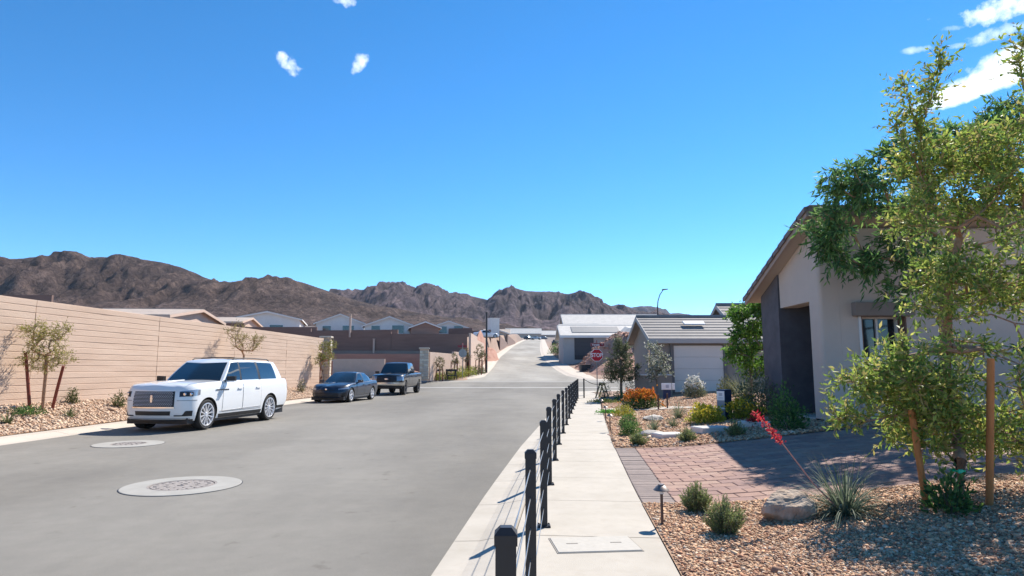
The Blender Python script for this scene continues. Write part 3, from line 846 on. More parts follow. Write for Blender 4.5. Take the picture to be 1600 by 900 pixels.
far_house(770, 190, 8, 10, 521, 514, 'distant brown gabled house beside the street pole', .1, M_ROOFB, wallm=M_TANW)
far_house(818, 470, 26, 14, 521, 513.5, 'long pale roofed house at the top of the road', .0, M_ROOFL, ridge='x', wallm=M_TANW)
far_house(858, 500, 22, 14, 523, 517, 'distant tan house right of the road crest', .0, M_ROOFL, ridge='x', wallm=M_TANW)
# tall white box
p = PT(771, 510, 165); r = empty('storage_tower', (p.x, p.y, Hs(p.x, p.y)), .35, 'tall plain white box building under the mountains', 'building')
ht = CAM_Z + 165 * ray(771, 498).z - Hs(p.x, p.y)
mb = MB(); mb.box((0, 0, ht / 2 - .5), (2.4, 2.4, ht + 1), bev=.03); mb.build('wall', M_WHST, r)
mb = MB(); mb.box((0, 0, ht + .05), (2.55, 2.55, .14), bev=.02); mb.build('coping', M_FASC, r)

# right, beyond the crossing: house with grey solar roof and dark garage
p = PT(935, 560, 86)
hz = Hs(p.x + 2, p.y + 3)
r = gable_house('house', (p.x + 1.2, p.y + 5.5, hz), .0, 11.6, 9, 2.75, 1.55, 'pale roofed grey house with dark garage door beyond the stop sign', M_GRST, M_ROOFL, [], ridge='x', over=.5, z0=-2)
g0 = MB(); g0.box((-3.0, -4.53, 1.0), (2.6, .12, 3.0), bev=.01); gd = g0.build('garage_door', M_DARK, r)
for k in range(4):
    q_ = MB(); q_.box((-3.0, -4.6, .35 + k * .6), (2.5, .04, .56), bev=.01); q_.build('door_panel', mat('charcoal_door', (.055, .052, .055), .6), gd)
q_ = MB(); sl = math.atan2(1.55, 4.5)
Mx = Matrix.Rotation(sl, 3, 'X')
q_.box((-1.2, -2.35, 3.72), (6.6, 2.9, .06), M=Mx); q_.build('solar_array', mat('solar_panel', (.15, .15, .155), .6, var=.1), r)
q_ = MB(); q_.hull([(1.2, -6.9, 2.6), (6.4, -6.9, 2.6), (6.4, -4.0, 2.6), (1.2, -4.0, 2.6)], [(2.9, -5.6, 3.75), (6.2, -5.6, 3.75), (6.2, -3.2, 4.1), (2.9, -3.2, 4.1)]); q_.build('porch_roof', M_ROOFL, r)
q_ = MB(); q_.box((3.8, -5.35, .6), (4.6, 2.4, 4.1), bev=.01); q_.build('porch_wall', M_GRST, r)
for u in (5.0, 5.6):
    q_ = MB(); q_.box((u, -6.58, 1.75), (.5, .08, .95), bev=.01); wo = q_.build('window', M_FASC, r); q2 = MB(); q2.box((u, -6.63, 1.75), (.38, .04, .8)); q2.build('pane', M_GLAS, wo)
p = PT(905, 540, 104)
gable_house('house', (p.x + .5, p.y + 4, Hs(p.x + 1, p.y + 4)), .0, 6.2, 9, 3.3, 1.2, 'pale stepped roof house left of the dark garage', M_GRST, M_ROOFL, [('-y', -.5, 1.4, 1.4, 1.1)], ridge='x')
p = PT(960, 540, 112)
gable_house('house', (p.x, p.y + 5, Hs(p.x, p.y + 5)), .0, 17, 11, 4.1, 2.3, 'tall pale roofed house behind the dark garage house', M_GRST, M_ROOFL, [], ridge='x')

# house with the single garage door
GHY = 33.2
gz = Hs(9.4, GHY - .3)
gh = gable_house('house', (11.1, GHY + 3.0, gz), .0, 7.3, 6.0, 2.78, 1.22, 'taupe stucco house with one pale garage door beside the white flowering shrub', M_TAUP, M_ROOFG, [('-x', -1.6, 1.75, .5, 1.0)], ridge='x', tiles=8, over=.42, trim=mat('taupe_trim', (.40, .37, .345), .8, var=.04))
M_GDR = mat('pale_garage_door', (.68, .62, .56), .7, var=.03, vscale=1)
gx = 9.6 - 11.1
fr = MB(); fr.box((gx - 1.36, -3.06, 1.27), (.16, .16, 2.6), bev=.01); fr.box((gx + 1.36, -3.06, 1.27), (.16, .16, 2.6), bev=.01); fr.box((gx, -3.075, 2.52), (2.95, .2, .2), bev=.01)
fo = fr.build('door_frame', mat('dark_taupe', (.17, .15, .14), .85), gh)
for k in range(4):
    q_ = MB(); q_.box((gx, -3.035, .30 + k * .595), (2.54, .07, .588), bev=.008); q_.build('door_panel', M_GDR, fo)
q_ = MB(); q_.box((gx + .25, -1.55, 3.65), (1.15, .5, .09), M=Matrix.Rotation(math.atan2(1.22, 3.0), 3, 'X'), bev=.02); q_.build('skylight', M_FASC, gh)
q_ = MB(); q_.box((gx - 1.75, -3.06, 1.75), (.12, .1, .3), bev=.02); wl = q_.build('wall_lamp', M_DARK, gh)
# cross gable to the right of it
gable_house('house', (17.3, GHY + 4.6, gz), .0, 9.6, 6.0, 3.35, 1.5, 'taller wing of the taupe house half hidden by the bright green tree', M_TAUP, M_ROOFG, [('-y', -2.8, 1.5, 1.2, 1.2)], ridge='x', tiles=8, over=.4, trim=MATS['taupe_trim'])
# pony wall with cap left of the garage
plain_wall('pony_wall', [(6.2, GHY - .6), (8.05, GHY - .6)], gz - .2, gz + .85, 'low taupe courtyard wall with pale cap beside the garage', M_TAUP, capm=M_FASC, cap=.07)

# ------------------------------------------------------------------ near house on the right
HX, HY = 7.0, 14.5
hz = .42
M_STUC = mat('light_stucco', (.57, .465, .39), .93, var=.05, vscale=1.2, bump=.45, bscale=110)
M_SLATE = mat('slate_stone', (.10, .092, .10), .85, var=.2, vscale=3, bump=.4, bscale=20)
M_TILE = mat('roof_tile_brown', (.21, .165, .15), .85, var=.2, vscale=4, bump=.3, bscale=20)
nh = empty('house', (HX, HY, hz), 0, 'light stucco house with steep rake and dark entry recess behind the near trees', 'house')
SLP = .40
def rz_(y): return 4.56 - SLP * (y + .25)           # underside of roof at local y
D = 3.35                                            # depth of the entry gable
# solid pieces of the entry front: slate pier, light beam over the recess, light corner column
def wallpoly(x0, x1, y0, y1, zb, name, m, flat=None):
    z0a = (rz_(y0) if flat is None else flat); z1a = (rz_(y1) if flat is None else flat)
    mb = MB(); mb.hull([(x0, y0, zb), (x1, y0, zb), (x1, y0, z0a), (x0, y0, z0a)], [(x0, y1, zb), (x1, y1, zb), (x1, y1, z1a), (x0, y1, z1a)])
    return mb.build(name, m, nh)
wallpoly(-.04, .9, 2.15, D - .05, -.4, 'slate_pier', M_SLATE)
wallpoly(0, .45, .5, 2.13, 2.72, 'entry_beam', M_STUC)
# corner column, rounded edge
col = MB(); rr = .09
ring = [(.45, .498), (0, .498)] + [(rr - rr * math.cos(R(a)), rr - rr * math.sin(R(a))) for a in range(0, 91, 15)] + [(.45, 0)]
col.hull([(x, y, -.4) for x, y in ring], [(x, y, rz_(y)) for x, y in ring]); col.build('corner_column', M_STUC, nh)
# recess: back wall, door
wallpoly(2.4, 2.6, .3, 3.0, -.4, 'recess_wall', M_SLATE)
mb = MB(); mb.box((2.36, 1.35, 1.05), (.08, 1.0, 2.3), bev=.01); dr = mb.build('entry_door', mat('dark_door', (.03, .028, .03), .5), nh)
mb = MB(); mb.tube([(2.3, 1.0, .9), (2.3, 1.0, 1.2)], .015); mb.build('door_handle', M_FASC, dr)
mb = MB(); mb.box((1.3, 1.6, -.02), (2.6, 3.2, .1), bev=.01); mb.build('entry_slab', M_CONC2, nh)
# front wall facing the driveway with deep window
w0, w1, wz0, wz1 = .92, 1.95, .42, 2.36
WL_ = 7.2
def fw(x0, x1, z0, z1):
    mb = MB(); mb.box(((x0 + x1) / 2, .225, (z0 + z1) / 2), (x1 - x0, .45, z1 - z0)); return mb
for nm, a in (('front_wall', (.452, w0, -.4, rz_(.22))), ('front_wall', (w1, WL_, -.4, rz_(.22))), ('front_wall', (w0 + .001, w1 - .001, -.4, wz0)), ('front_wall', (w0 + .001, w1 - .001, wz1, rz_(.22)))):
    fw(*a).build(nm, M_STUC, nh)
mb = MB(); mb.box(((w0 + w1) / 2 - .05, -.04, wz1 + .13), (w1 - w0 + .3, .3, .32), bev=.02); mb.build('window_lintel', mat('taupe_lintel', (.25, .205, .175), .9, var=.06, bump=.3, bscale=80), nh)
mb = MB(); mb.box(((w0 + w1) / 2, -.03, wz0 - .07), (w1 - w0 + .3, .22, .12), bev=.02); mb.build('window_sill', M_STUC, nh)
mb = MB()
for (x, ww) in ((w0 + .05, .07), (w1 - .05, .07), ((w0 + w1) / 2, .05)):
    mb.box((x, .33, (wz0 + wz1) / 2), (ww, .07, wz1 - wz0))
for z in (wz0 + .035, wz1 - .035, (wz0 + wz1) / 2): mb.box(((w0 + w1) / 2, .331, z), (w1 - w0, .066, .055))
for x_ in (w0 + .016, w1 - .016):
    mb_ = MB(); mb_.box((x_, .15, (wz0 + wz1) / 2), (.03, .29, wz1 - wz0 - .004)); mb_.build('window_reveal', mat('brown_reveal', (.20, .125, .09), .9), nh)
mb_ = MB(); mb_.box((w0 - .035, -.008, (wz0 + wz1) / 2), (.06, .03, wz1 - wz0), bev=.006); mb_.build('window_trim', M_FASC, nh)
wo = mb.build('window_frame', M_FASC, nh)
for (xa, xb) in ((w0, (w0 + w1) / 2), ((w0 + w1) / 2, w1)):
    for (za, zb) in ((wz0, (wz0 + wz1) / 2), ((wz0 + wz1) / 2, wz1)):
        mb = MB(); mb.box(((xa + xb) / 2, .36, (za + zb) / 2), (xb - xa - .03, .02, zb - za - .03)); mb.build('pane', M_GLAS, wo)
wallpoly(.46, WL_, D - .25, D, -.4, 'rear_wall', M_STUC)
wallpoly(WL_ - .3, WL_, .46, D - .26, -.4, 'side_wall', M_STUC)
# roof: single slope falling away, tile courses with rolled rake edge
x0r, x1r, y0r, y1r = -.32, WL_ + .4, -.40, D + .28
mb = MB(); mb.hull([(x0r, y0r, rz_(y0r) + .005), (x1r, y0r, rz_(y0r) + .005), (x1r, y1r, rz_(y1r) + .005), (x0r, y1r, rz_(y1r) + .005)], [(x0r, y0r, rz_(y0r) + .1), (x1r, y0r, rz_(y0r) + .1), (x1r, y1r, rz_(y1r) + .1), (x0r, y1r, rz_(y1r) + .1)])
ro = mb.build('roof_deck', mat('soffit', (.42, .35, .30), .9), nh)
n = 11
for i in range(n):
    ya = y0r + (y1r - y0r) * i / n - .02; yb = y0r + (y1r - y0r) * (i + 1) / n + .04
    mb = MB(); mb.hull([(x0r - .03, ya, rz_(ya) + .105), (x1r, ya, rz_(ya) + .105), (x1r, yb, rz_(yb) + .13), (x0r - .03, yb, rz_(yb) + .13)], [(x0r - .03, ya, rz_(ya) + .125), (x1r, ya, rz_(ya) + .125), (x1r, yb, rz_(yb) + .185), (x0r - .03, yb, rz_(yb) + .185)])
    mb.build('tile_course', M_TILE, ro)
    mb = MB(); ym = (ya + yb) / 2
    mb.hull([(x0r - .10, ya, rz_(ya) + .02), (x0r + .16, ya, rz_(ya) + .14), (x0r + .10, ya, rz_(ya) + .19), (x0r - .10, ya, rz_(ya) + .14)], [(x0r - .10, yb, rz_(yb) + .05), (x0r + .16, yb, rz_(yb) + .17), (x0r + .10, yb, rz_(yb) + .22), (x0r - .10, yb, rz_(yb) + .17)])
    mb.build('rake_tile', M_TILE, ro)
for (xa, xb) in ((x0r, x1r),):
    mb = MB(); mb.box(((xa + xb) / 2, y0r - .03, rz_(y0r) + .06), (xb - xa, .06, .26), bev=.01); mb.build('fascia', M_TILE, nh)
mb = MB(); mb.hull([(x0r - .05, y0r, rz_(y0r) - .06), (x0r + .0, y0r, rz_(y0r) - .06), (x0r, y0r, rz_(y0r) + .1), (x0r - .05, y0r, rz_(y0r) + .1)], [(x0r - .05, y1r, rz_(y1r) - .06), (x0r, y1r, rz_(y1r) - .06), (x0r, y1r, rz_(y1r) + .1), (x0r - .05, y1r, rz_(y1r) + .1)]); mb.build('rake_board', mat('rake_tan', (.36, .28, .24), .85), nh)
# ------------------------------------------------------------------ vehicles (local x = forward, y = driver's side, z up)
M_RUB = mat('tyre_rubber', (.018, .018, .018), .85, bump=.2, bscale=60)
M_RIM = mat('alloy', (.78, .78, .80), .35, metal=.6)
M_RIMD = mat('dark_alloy', (.10, .10, .11), .4, metal=.7)
M_BLK = mat('black_plastic', (.015, .015, .017), .5)
M_CHR = mat('chrome', (.75, .75, .77), .12, metal=1.0)
M_CGL = mat('car_glass', (.012, .02, .026), .05, spec=1.0, coat=.4)
M_LENS = mat('headlamp_lens', (.30, .32, .36), .12, metal=.35, coat=1.0)
M_RED = mat('tail_lamp', (.25, .01, .01), .2, coat=.6)
M_WELL = mat('wheel_well', (.012, .012, .012), .9)

class Body:
    def __init__(s, S):
        s.S = S
    def I(s, tab, x): return float(np.interp(x, [p[0] for p in tab], [p[1] for p in tab]))
    def zs(s, x): return s.I(s.S['zs'], x)
    def zb(s, x): return s.I(s.S['zb'], x)
    def outline(s, v):
        S = s.S
        xf = S['xf'] + s.I(S['dxf'], v); xr = S['xr'] - s.I(S['dxr'], v); w = S['w'] * s.I(S['dw'], v)
        rx, ry, bow = S['cf']; rx2, ry2, bow2 = S['cr']
        P = []
        for k in range(7):
            y = (w - ry) * k / 7; P.append((xf - bow * (y / (w - ry)) ** 2, y))
        for k in range(9):
            a = math.pi / 2 * k / 8; P.append((xf - bow - rx + rx * math.cos(a), w - ry + ry * math.sin(a)))
        xa, xb = xf - bow - rx, xr + bow2 + rx2
        for k in range(1, 34):
            f = k / 34; P.append((xa + (xb - xa) * f, w * (1 + .006 * math.sin(math.pi * f))))
        for k in range(8):
            a = math.pi / 2 * k / 7; P.append((xr + bow2 + rx2 - rx2 * math.sin(a), w - ry2 + ry2 * math.cos(a)))
        for k in range(1, 6):
            y = (w - ry2) * (1 - k / 5); P.append((xr + bow2 * (y / (w - ry2)) ** 2, y))
        return P
    def lev(s, v):
        P = s.outline(v)
        return [(x, y, s.zb(x) + v * (s.zs(x) - s.zb(x))) for x, y in P]
    def shell(s):
        vs = [0, .06, .14, .25, .38, .5, .62, .74, .84, .92, .97, 1.0]
        rings = []
        for v in vs:
            h = s.lev(v); rings.append(h + [(x, -y, z) for x, y, z in h[-2:0:-1]])
        top = rings[-1]
        xc = (s.S['xf'] + s.S['xr']) / 2
        for k in (.985, .94, .85, .65, .4, .15):
            row = []
            for x, y, z in top:
                x2 = xc + (x - xc) * (1 - (1 - k) * .03)
                row.append((x2, y * k, s.zs(x2) + s.S['crown'] * (1 - k ** 3)))
            rings.append(row)
        mb = MB(); mb.grid(rings, close=True)
        n = len(rings[0]); N = len(mb.v)
        mb.f.append(list(range(n))[::-1]); mb.m.append(0)
        mb.f.append(list(range(N - n, N))); mb.m.append(0)
        return mb
    def prep(s):
        P = s.outline(.5); L = [0]
        for a, b in zip(P, P[1:]): L.append(L[-1] + math.hypot(a[0] - b[0], a[1] - b[1]))
        s.L = L; s.P5 = P
    def at(s, u, z, off=0.0):
        """point on the skin: u = metres along the skirt from the front centre (negative = other side)"""
        sd = 1 if u >= 0 else -1; u = abs(u)
        k = int(np.searchsorted(s.L, u)) - 1; k = max(0, min(k, len(s.L) - 2))
        f = (u - s.L[k]) / (s.L[k + 1] - s.L[k])
        v = .5
        for _ in range(3):
            O = s.outline(v); a, b = O[k], O[k + 1]
            x = a[0] + (b[0] - a[0]) * f; y = a[1] + (b[1] - a[1]) * f
            v = max(0, min(1, (z - s.zb(x)) / (s.zs(x) - s.zb(x))))
        tx, ty = b[0] - a[0], b[1] - a[1]; l = math.hypot(tx, ty)
        nx, ny = -ty / l, tx / l
        if nx * 0 + ny * 0 + (nx * (x - 0) + ny * y) < 0: nx, ny = -nx, -ny
        return (x + nx * off, sd * (y + ny * off), z)
    def u_of_x(s, x):
        """skirt distance of a point on the side at x"""
        for k in range(7, len(s.P5) - 1):
            if s.P5[k + 1][0] <= x <= s.P5[k][0] and k > 10:
                f = (s.P5[k][0] - x) / max(1e-6, s.P5[k][0] - s.P5[k + 1][0]); return s.L[k] + f * (s.L[k + 1] - s.L[k])
        return s.L[20]
    def slab(s, u0, u1, lo, hi, off=.006, n=8, rows=3, back=.03):
        """raised panel between curves lo(f), hi(f), f in 0..1 from u0 to u1"""
        if not callable(lo): a_ = lo; lo = lambda f: a_
        if not callable(hi): b_ = hi; hi = lambda f: b_
        fr = []; bk = []
        for i in range(n + 1):
            f = i / n; u = u0 + (u1 - u0) * f
            r1 = []; r2 = []
            for j in range(rows + 1):
                z = lo(f) + (hi(f) - lo(f)) * j / rows
                r1.append(s.at(u, z, off)); r2.append(s.at(u, z, off - back))
            fr.append(r1); bk.append(r2)
        mb = MB(); mb.grid(fr)
        ring = [(i, 0) for i in range(n + 1)] + [(n, j) for j in range(1, rows + 1)] + [(i, rows) for i in range(n - 1, -1, -1)] + [(0, j) for j in range(rows - 1, 0, -1)]
        A = [fr[i][j] for i, j in ring]; B = [bk[i][j] for i, j in ring]; m = len(ring)
        mb.add(A + B, [(k, (k + 1) % m, m + (k + 1) % m, m + k) for k in range(m)])
        return mb

def wheel_mesh(r, w, rr, spokes, twin):
    t = MB()
    t.lathe([(rr, -w * .46), (r * .93, -w * .5), (r * .985, -w * .42), (r, -w * .3), (r, w * .3), (r * .985, w * .42), (r * .93, w * .5), (rr, w * .46)], 32, axis='y', cap=False)
    t.lathe([(rr, w * .46), (rr * .99, w * .1), (rr * .99, -w * .46)], 32, axis='y', cap=False)
    h = MB()
    h.lathe([(rr * 1.0, w * .40), (rr * 1.01, w * .49), (rr * .93, w * .50), (rr * .90, w * .40), (rr * .9, w * .2)], 32, axis='y', cap=False)
    h.lathe([(0.001, w * .47), (rr * .16, w * .46), (rr * .2, w * .36), (rr * .2, w * .1)], 16, axis='y', cap=False)
    for k in range(spokes):
        a = 2 * math.pi * k / spokes
        for da in ((-.5, .5) if twin else (0,)):
            a0 = a + da * .10; a1 = a + da * .26
            wd0, wd1 = rr * (.035 if not twin else .05), rr * (.06 if not twin else .07)
            def pt(rad, ang, lat, y): return (rad * math.cos(ang) - lat * math.sin(ang), y, rad * math.sin(ang) + lat * math.cos(ang))
            A = [pt(rr * .14, a0, -wd0, w * .40), pt(rr * .14, a0, wd0, w * .40), pt(rr * .14, a0, wd0, w * .25), pt(rr * .14, a0, -wd0, w * .25)]
            B = [pt(rr * .95, a1, -wd1, w * .46), pt(rr * .95, a1, wd1, w * .46), pt(rr * .95, a1, wd1, w * .3), pt(rr * .95, a1, -wd1, w * .3)]
            h.hull(A, B)
    d = MB(); d.lathe([(0.001, w * .05), (rr * .99, w * .05)], 24, axis='y', cap=False)
    d.lathe([(rr * .1, w * .12), (rr * .62, w * .14), (rr * .62, w * .06)], 24, axis='y', cap=False)
    return t, h, d

def make_car(name, loc, rz, S, label, cat, group=None):
    B = Body(S); B.prep()
    root = empty(name, loc, rz, label, cat, group)
    paint = S['paint']
    # shell with wheel openings
    so = B.shell().build('body', [paint, M_WELL])
    cutm = MB()
    for ax in S['axles']:
        for sd in (1, -1):
            cutm.lathe([(S['arch'], sd * (S['w'] - .42)), (S['arch'], sd * (S['w'] + .2))], 40, axis='y', c=(ax, 0, S['r']), mi=0)
    co = cutm.build('cutter', [M_WELL])
    md = so.modifiers.new('b', 'BOOLEAN'); md.operation = 'DIFFERENCE'; md.object = co; md.solver = 'EXACT'; md.material_mode = 'TRANSFER'; md.use_self = True
    dg = bpy.context.evaluated_depsgraph_get()
    me = bpy.data.meshes.new_from_object(so.evaluated_get(dg))
    if len(me.polygons) > 500:
        old = so.data; so.modifiers.clear(); so.data = me
    else: so.modifiers.clear()
    bpy.data.objects.remove(co)
    smooth(so.data, 32)
    so.parent = root; so.name = 'body'
    # dark underside
    mb = MB(); mb.box(((S['xf'] + S['xr']) / 2, 0, S['zb'][len(S['zb']) // 2][1] + .0), (S['xf'] - S['xr'] - .5, S['w'] * 1.75, .16)); mb.build('underbody', M_BLK, root)
    # wheels
    t, h, d = wheel_mesh(S['r'], S['tw'], S['rr'], S['spokes'], S['twin'])
    proto = None
    for ax in S['axles']:
        for sd in (1, -1):
            if proto is None:
                wo = t.build('wheel', M_RUB, root, sm=40); ro = h.build('rim', S.get('rimm', M_RIM), wo, sm=35); bo = d.build('brake_disc', M_BLK, wo)
                proto = wo
            else: wo = clone(proto, root)
            wo.location = (ax, sd * (S['w'] - S['tw'] * .5 - .01), S['r']); wo.rotation_euler = (0, R(random.uniform(0, 60)), 0 if sd > 0 else math.pi)
            if sd < 0: wo.rotation_euler = (0, R(13), math.pi)
    # arch lips
    if S.get('lip'):
        for ax in S['axles']:
            for sd in (1, -1):
                mb = MB(); pts = []
                for a in range(-8, 189, 12):
                    pts.append((ax + (S['arch'] + .012) * math.cos(R(a)), sd * (S['w'] * 1.0 + .004), S['r'] + (S['arch'] + .012) * math.sin(R(a))))
                mb.tube(pts, .022, 5); mb.build('arch_trim', S['lip'], root)
    # cabin
    C = S['cabin']; zr = S['zr']
    half = [(a[0], a[1], a[2], a[3]) for a in C]
    def cabpt(i, f, b, off=0.0, sd=1):
        p, q = half[i], half[i + 1]
        x0 = p[0] + (q[0] - p[0]) * f; y0 = p[1] + (q[1] - p[1]) * f; x1 = p[2] + (q[2] - p[2]) * f; y1 = p[3] + (q[3] - p[3]) * f
        z0 = B.zs(x0) - .02; z1 = B.I(zr, x1)
        A = Vector((x0, y0, z0)); T = Vector((x1, y1, z1))
        bulge = .035 * math.sin(math.pi * b) * S.get('bulge', 1)
        pos = A.lerp(T, b)
        t1 = Vector((q[0] - p[0], q[1] - p[1], 0)); t2 = T - A
        nrm = t1.cross(t2); nrm.normalize()
        if nrm.dot(Vector((pos.x - S['cabc'], pos.y * 1.5, .15))) < 0: nrm = -nrm
        pos = pos + nrm * (off + bulge)
        return (pos.x, sd * pos.y, pos.z)
    mb = MB()
    nb = 6; cols = []
    for i in range(len(half) - 1):
        for k in range(4 if i not in (0, len(half) - 2) else 5):
            n_ = 4 if i not in (0, len(half) - 2) else 5
            cols.append((i, k / n_))
    cols.append((len(half) - 2, 1.0))
    full = [[cabpt(i, f, b / nb) for (i, f) in cols] + [cabpt(i, f, b / nb, 0, -1) for (i, f) in cols[-2:0:-1]] for b in range(nb + 1)]
    xm = S['cabc']
    top = full[-1]
    for k in (.93, .8, .55, .25):
        full.append([(xm + (x - xm) * (1 - (1 - k) * .35), y * k, B.I(zr, xm + (x - xm) * (1 - (1 - k) * .35)) + S.get('rcrown', .05) * (1 - k ** 2.2)) for x, y, z in top])
    mb.grid(full, close=True); nn = len(full[0]); N = len(mb.v); mb.f.append(list(range(N - nn, N))); mb.m.append(0)
    cabo = mb.build('cabin', S.get('roofpaint', paint), root, sm=40)
    def pane(nm, i, f0, f1, b0, b1, sides=(1, -1), m=M_CGL, off=.006, par=None, wrap=False, skew=0.0):
        for sd in sides:
            n1, n2 = 6, 4
            def G(o):
                rows = []
                for a in range(n1 + 1):
                    f = f0 + (f1 - f0) * a / n1
                    rows.append([cabpt(i, f, b0 + (b1 - b0) * b / n2, o, sd) for b in range(n2 + 1)])
                return rows
            A = G(off)
            if wrap: A = [[(p[0], -p[1], p[2]) for p in r] for r in A[::-1][:-1]] + A
            mb = MB(); mb.grid(A); mb.build(nm, m, par or root, sm=50)
            if wrap: break
    pane('windshield', 0, 0.0, .93, .05, .93, wrap=True)
    last = len(half) - 2
    pane('rear_window', last, .10, 1.0, .12, .9, wrap=False, sides=())
    # rear window wraps around the centre line
    n1 = 6
    A = [[cabpt(last, .12 + .88 * a / n1, .15 + .72 * b / 4, .006, 1) for b in range(5)] for a in range(n1 + 1)]
    A = A + [[(p[0], -p[1], p[2]) for p in r] for r in A[::-1][1:]]
    mb = MB(); mb.grid(A); mb.build('rear_window', M_CGL, root, sm=50)
    for (i, f0, f1) in S['panes']:
        pane('side_window', i, f0, f1, .07, .90)
    for (i, f0, f1) in S.get('pillars', []):
        pane('pillar_cover', i, f0, f1, .05, .92, m=M_BLK, off=.004)
    # doors with handles
    for (xa, xb, zlo, zhi, hx) in S['doors']:
        for sd in (1, -1):
            ua, ub = B.u_of_x(xa), B.u_of_x(xb)
            dm = B.slab(sd * ua, sd * ub, zlo, zhi, .004, 10, 7)
            do = dm.build('door', paint, root, sm=40)
            uh = B.u_of_x(hx); zh = S['zh']
            hm = B.slab(sd * (uh - .11), sd * (uh + .11), zh - .015, zh + .02, .035, 4, 1, .03); hm.build('door_handle', S.get('handlem', paint), do)
    for (xa, xb, zlo, zhi, hx) in S['doors']:
        for sd in (1, -1):
            for x_ in (xa + .006, xb - .006):
                uu = B.u_of_x(x_); B.slab(sd * (uu - .006), sd * (uu + .006), zlo, zhi + .02, .0015, 1, 8, .01).build('door_seam', M_BLK, root)
            ua, ub = B.u_of_x(xa), B.u_of_x(xb); B.slab(sd * ua, sd * ub, zlo - .014, zlo - .003, .0015, 8, 1, .01).build('door_seam', M_BLK, root)
    if S.get('w', 0) > 0:
        for sd in (1, -1):
            mb = MB(); pts = []
            for x_ in np.linspace(S['xf'] - .28, S['cabin'][1][0] + .05, 10):
                y_ = S['w'] * .80; k_ = .86
                pts.append([(x_, sd * y_, B.zs(x_) + S['crown'] * (1 - k_ ** 3) + .004), (x_, sd * (y_ + .012), B.zs(x_) + S['crown'] * (1 - (k_ + .013) ** 3) + .004)])
            mb.grid(pts); mb.build('hood_seam', M_BLK, root)
    for nm, u0, u1, lo, hi, m, off in S['decals']:
        for sd in ((1, -1) if u0 > 0 else (1,)):
            B.slab(sd * u0, sd * u1, lo, hi, off, 8, 3).build(nm, m, root, sm=40)
    # mirrors
    for sd in (1, -1):
        mx, my, mz = S['mirror']
        mb = MB(); mb.hull([(mx - .05, sd * my, mz - .05), (mx + .07, sd * my, mz - .06), (mx + .07, sd * my, mz + .09), (mx - .05, sd * my, mz + .09)], [(mx - .05, sd * (my + .24), mz - .04), (mx + .03, sd * (my + .24), mz - .04), (mx + .03, sd * (my + .24), mz + .09), (mx - .05, sd * (my + .24), mz + .10)])
        mo = mb.build('wing_mirror', S['mirm'], root)
        mb = MB(); mb.box((mx, sd * (my - .06), mz - .05), (.08, .2, .05)); mb.build('mirror_arm', M_BLK, mo)
        if S.get('mirc'):
            mb = MB(); mb.box((mx, sd * (my + .12), mz - .055), (.14, .25, .03)); mb.build('mirror_trim', S['mirc'], mo)
    return root, B

# ---- white SUV
white = mat('pearl_white_paint', (.78, .78, .77), .35, coat=1.0, spec=.5)
SUV = dict(xf=2.60, xr=-2.95, w=1.0, paint=white, crown=.05,
    zs=[(-2.95, 1.27), (-2.7, 1.31), (-1, 1.30), (.9, 1.285), (1.2, 1.285), (1.7, 1.265), (2.2, 1.22), (2.48, 1.165), (2.60, 1.11)],
    zb=[(-2.95, .48), (-2.5, .34), (-1.7, .27), (1.7, .27), (2.3, .27), (2.60, .33)],
    dxf=[(0, -.08), (.15, -.01), (.35, 0), (.6, .0), (.8, -.02), (.93, -.05), (1, -.10)], dxr=[(0, -.1), (.2, 0), (.7, -.02), (1, -.08)],
    dw=[(0, .93), (.1, .965), (.3, .99), (.6, 1.0), (.85, .985), (.95, .965), (1, .935)], cf=(.42, .34, .10), cr=(.22, .22, .04),
    axles=(1.66, -1.66), r=.405, arch=.465, tw=.28, rr=.31, spokes=12, twin=False, lip=None,
    cabin=[(1.22, 0, .50, 0), (.92, .90, .26, .70), (.02, .945, -.02, .745), (-1.05, .945, -1.0, .745), (-2.10, .935, -1.95, .735), (-2.52, .90, -2.28, .70), (-2.66, 0, -2.36, 0)],
    zr=[(-2.4, 1.84), (-1.8, 1.89), (-.6, 1.91), (.1, 1.895), (.5, 1.84)], cabc=-.9, bulge=.7,
    panes=[(1, .10, .95), (2, .04, .93), (3, .05, 1.0)], pillars=[(1, .95, 1.0), (2, 0, .04), (2, .93, 1.0), (3, 0, .05)],
    doors=[(.98, -.02, .44, 1.25, .14), (-.05, -1.06, .44, 1.25, -.88)], zh=1.07,
    mirror=(.80, 1.0, 1.34), mirm=M_BLK, mirc=white, decals=[])
pf, pr = PZ(321, 671, ROADZ), PZ(414.5, 657, ROADZ)
def place(pf, pr, S):
    d = (pf - pr).normalized(); left = Vector((-d.y, d.x, 0)); c = (pf + pr) / 2 - left * (S['w'] - .1)
    return Vector((c.x, c.y, ROADZ + float(g(c.y)) + .012)), math.atan2(d.y, d.x)
loc, rz = place(pf, pr, SUV)
M_GRL = mat('grille_dark', (.012, .013, .018), .55)
suv, B = make_car('parked_suv', loc, rz, SUV, 'white full size suv with roof rails and large mesh grille parked at the curb', 'suv')
LU = B.L
def deco(B, root, nm, u0, u1, lo, hi, m, off=.006, sides=(1,), n=8, rows=3, par=None):
    out = []
    for sd in sides: out.append(B.slab(sd * u0, sd * u1, lo, hi, off, n, rows).build(nm, m, par or root, sm=40))
    return out
gr = deco(B, suv, 'grille', -.60, .60, .64, 1.06, M_GRL, .008, n=14)[0]
deco(B, suv, 'grille_trim', -.63, .63, 1.05, 1.085, white, .014, n=14)
deco(B, suv, 'grille_bar', -.62, .62, .612, .645, M_CHR, .03, n=14)
mesh_m = mat('grille_mesh', (.72, .73, .78), .4)
mb = MB()
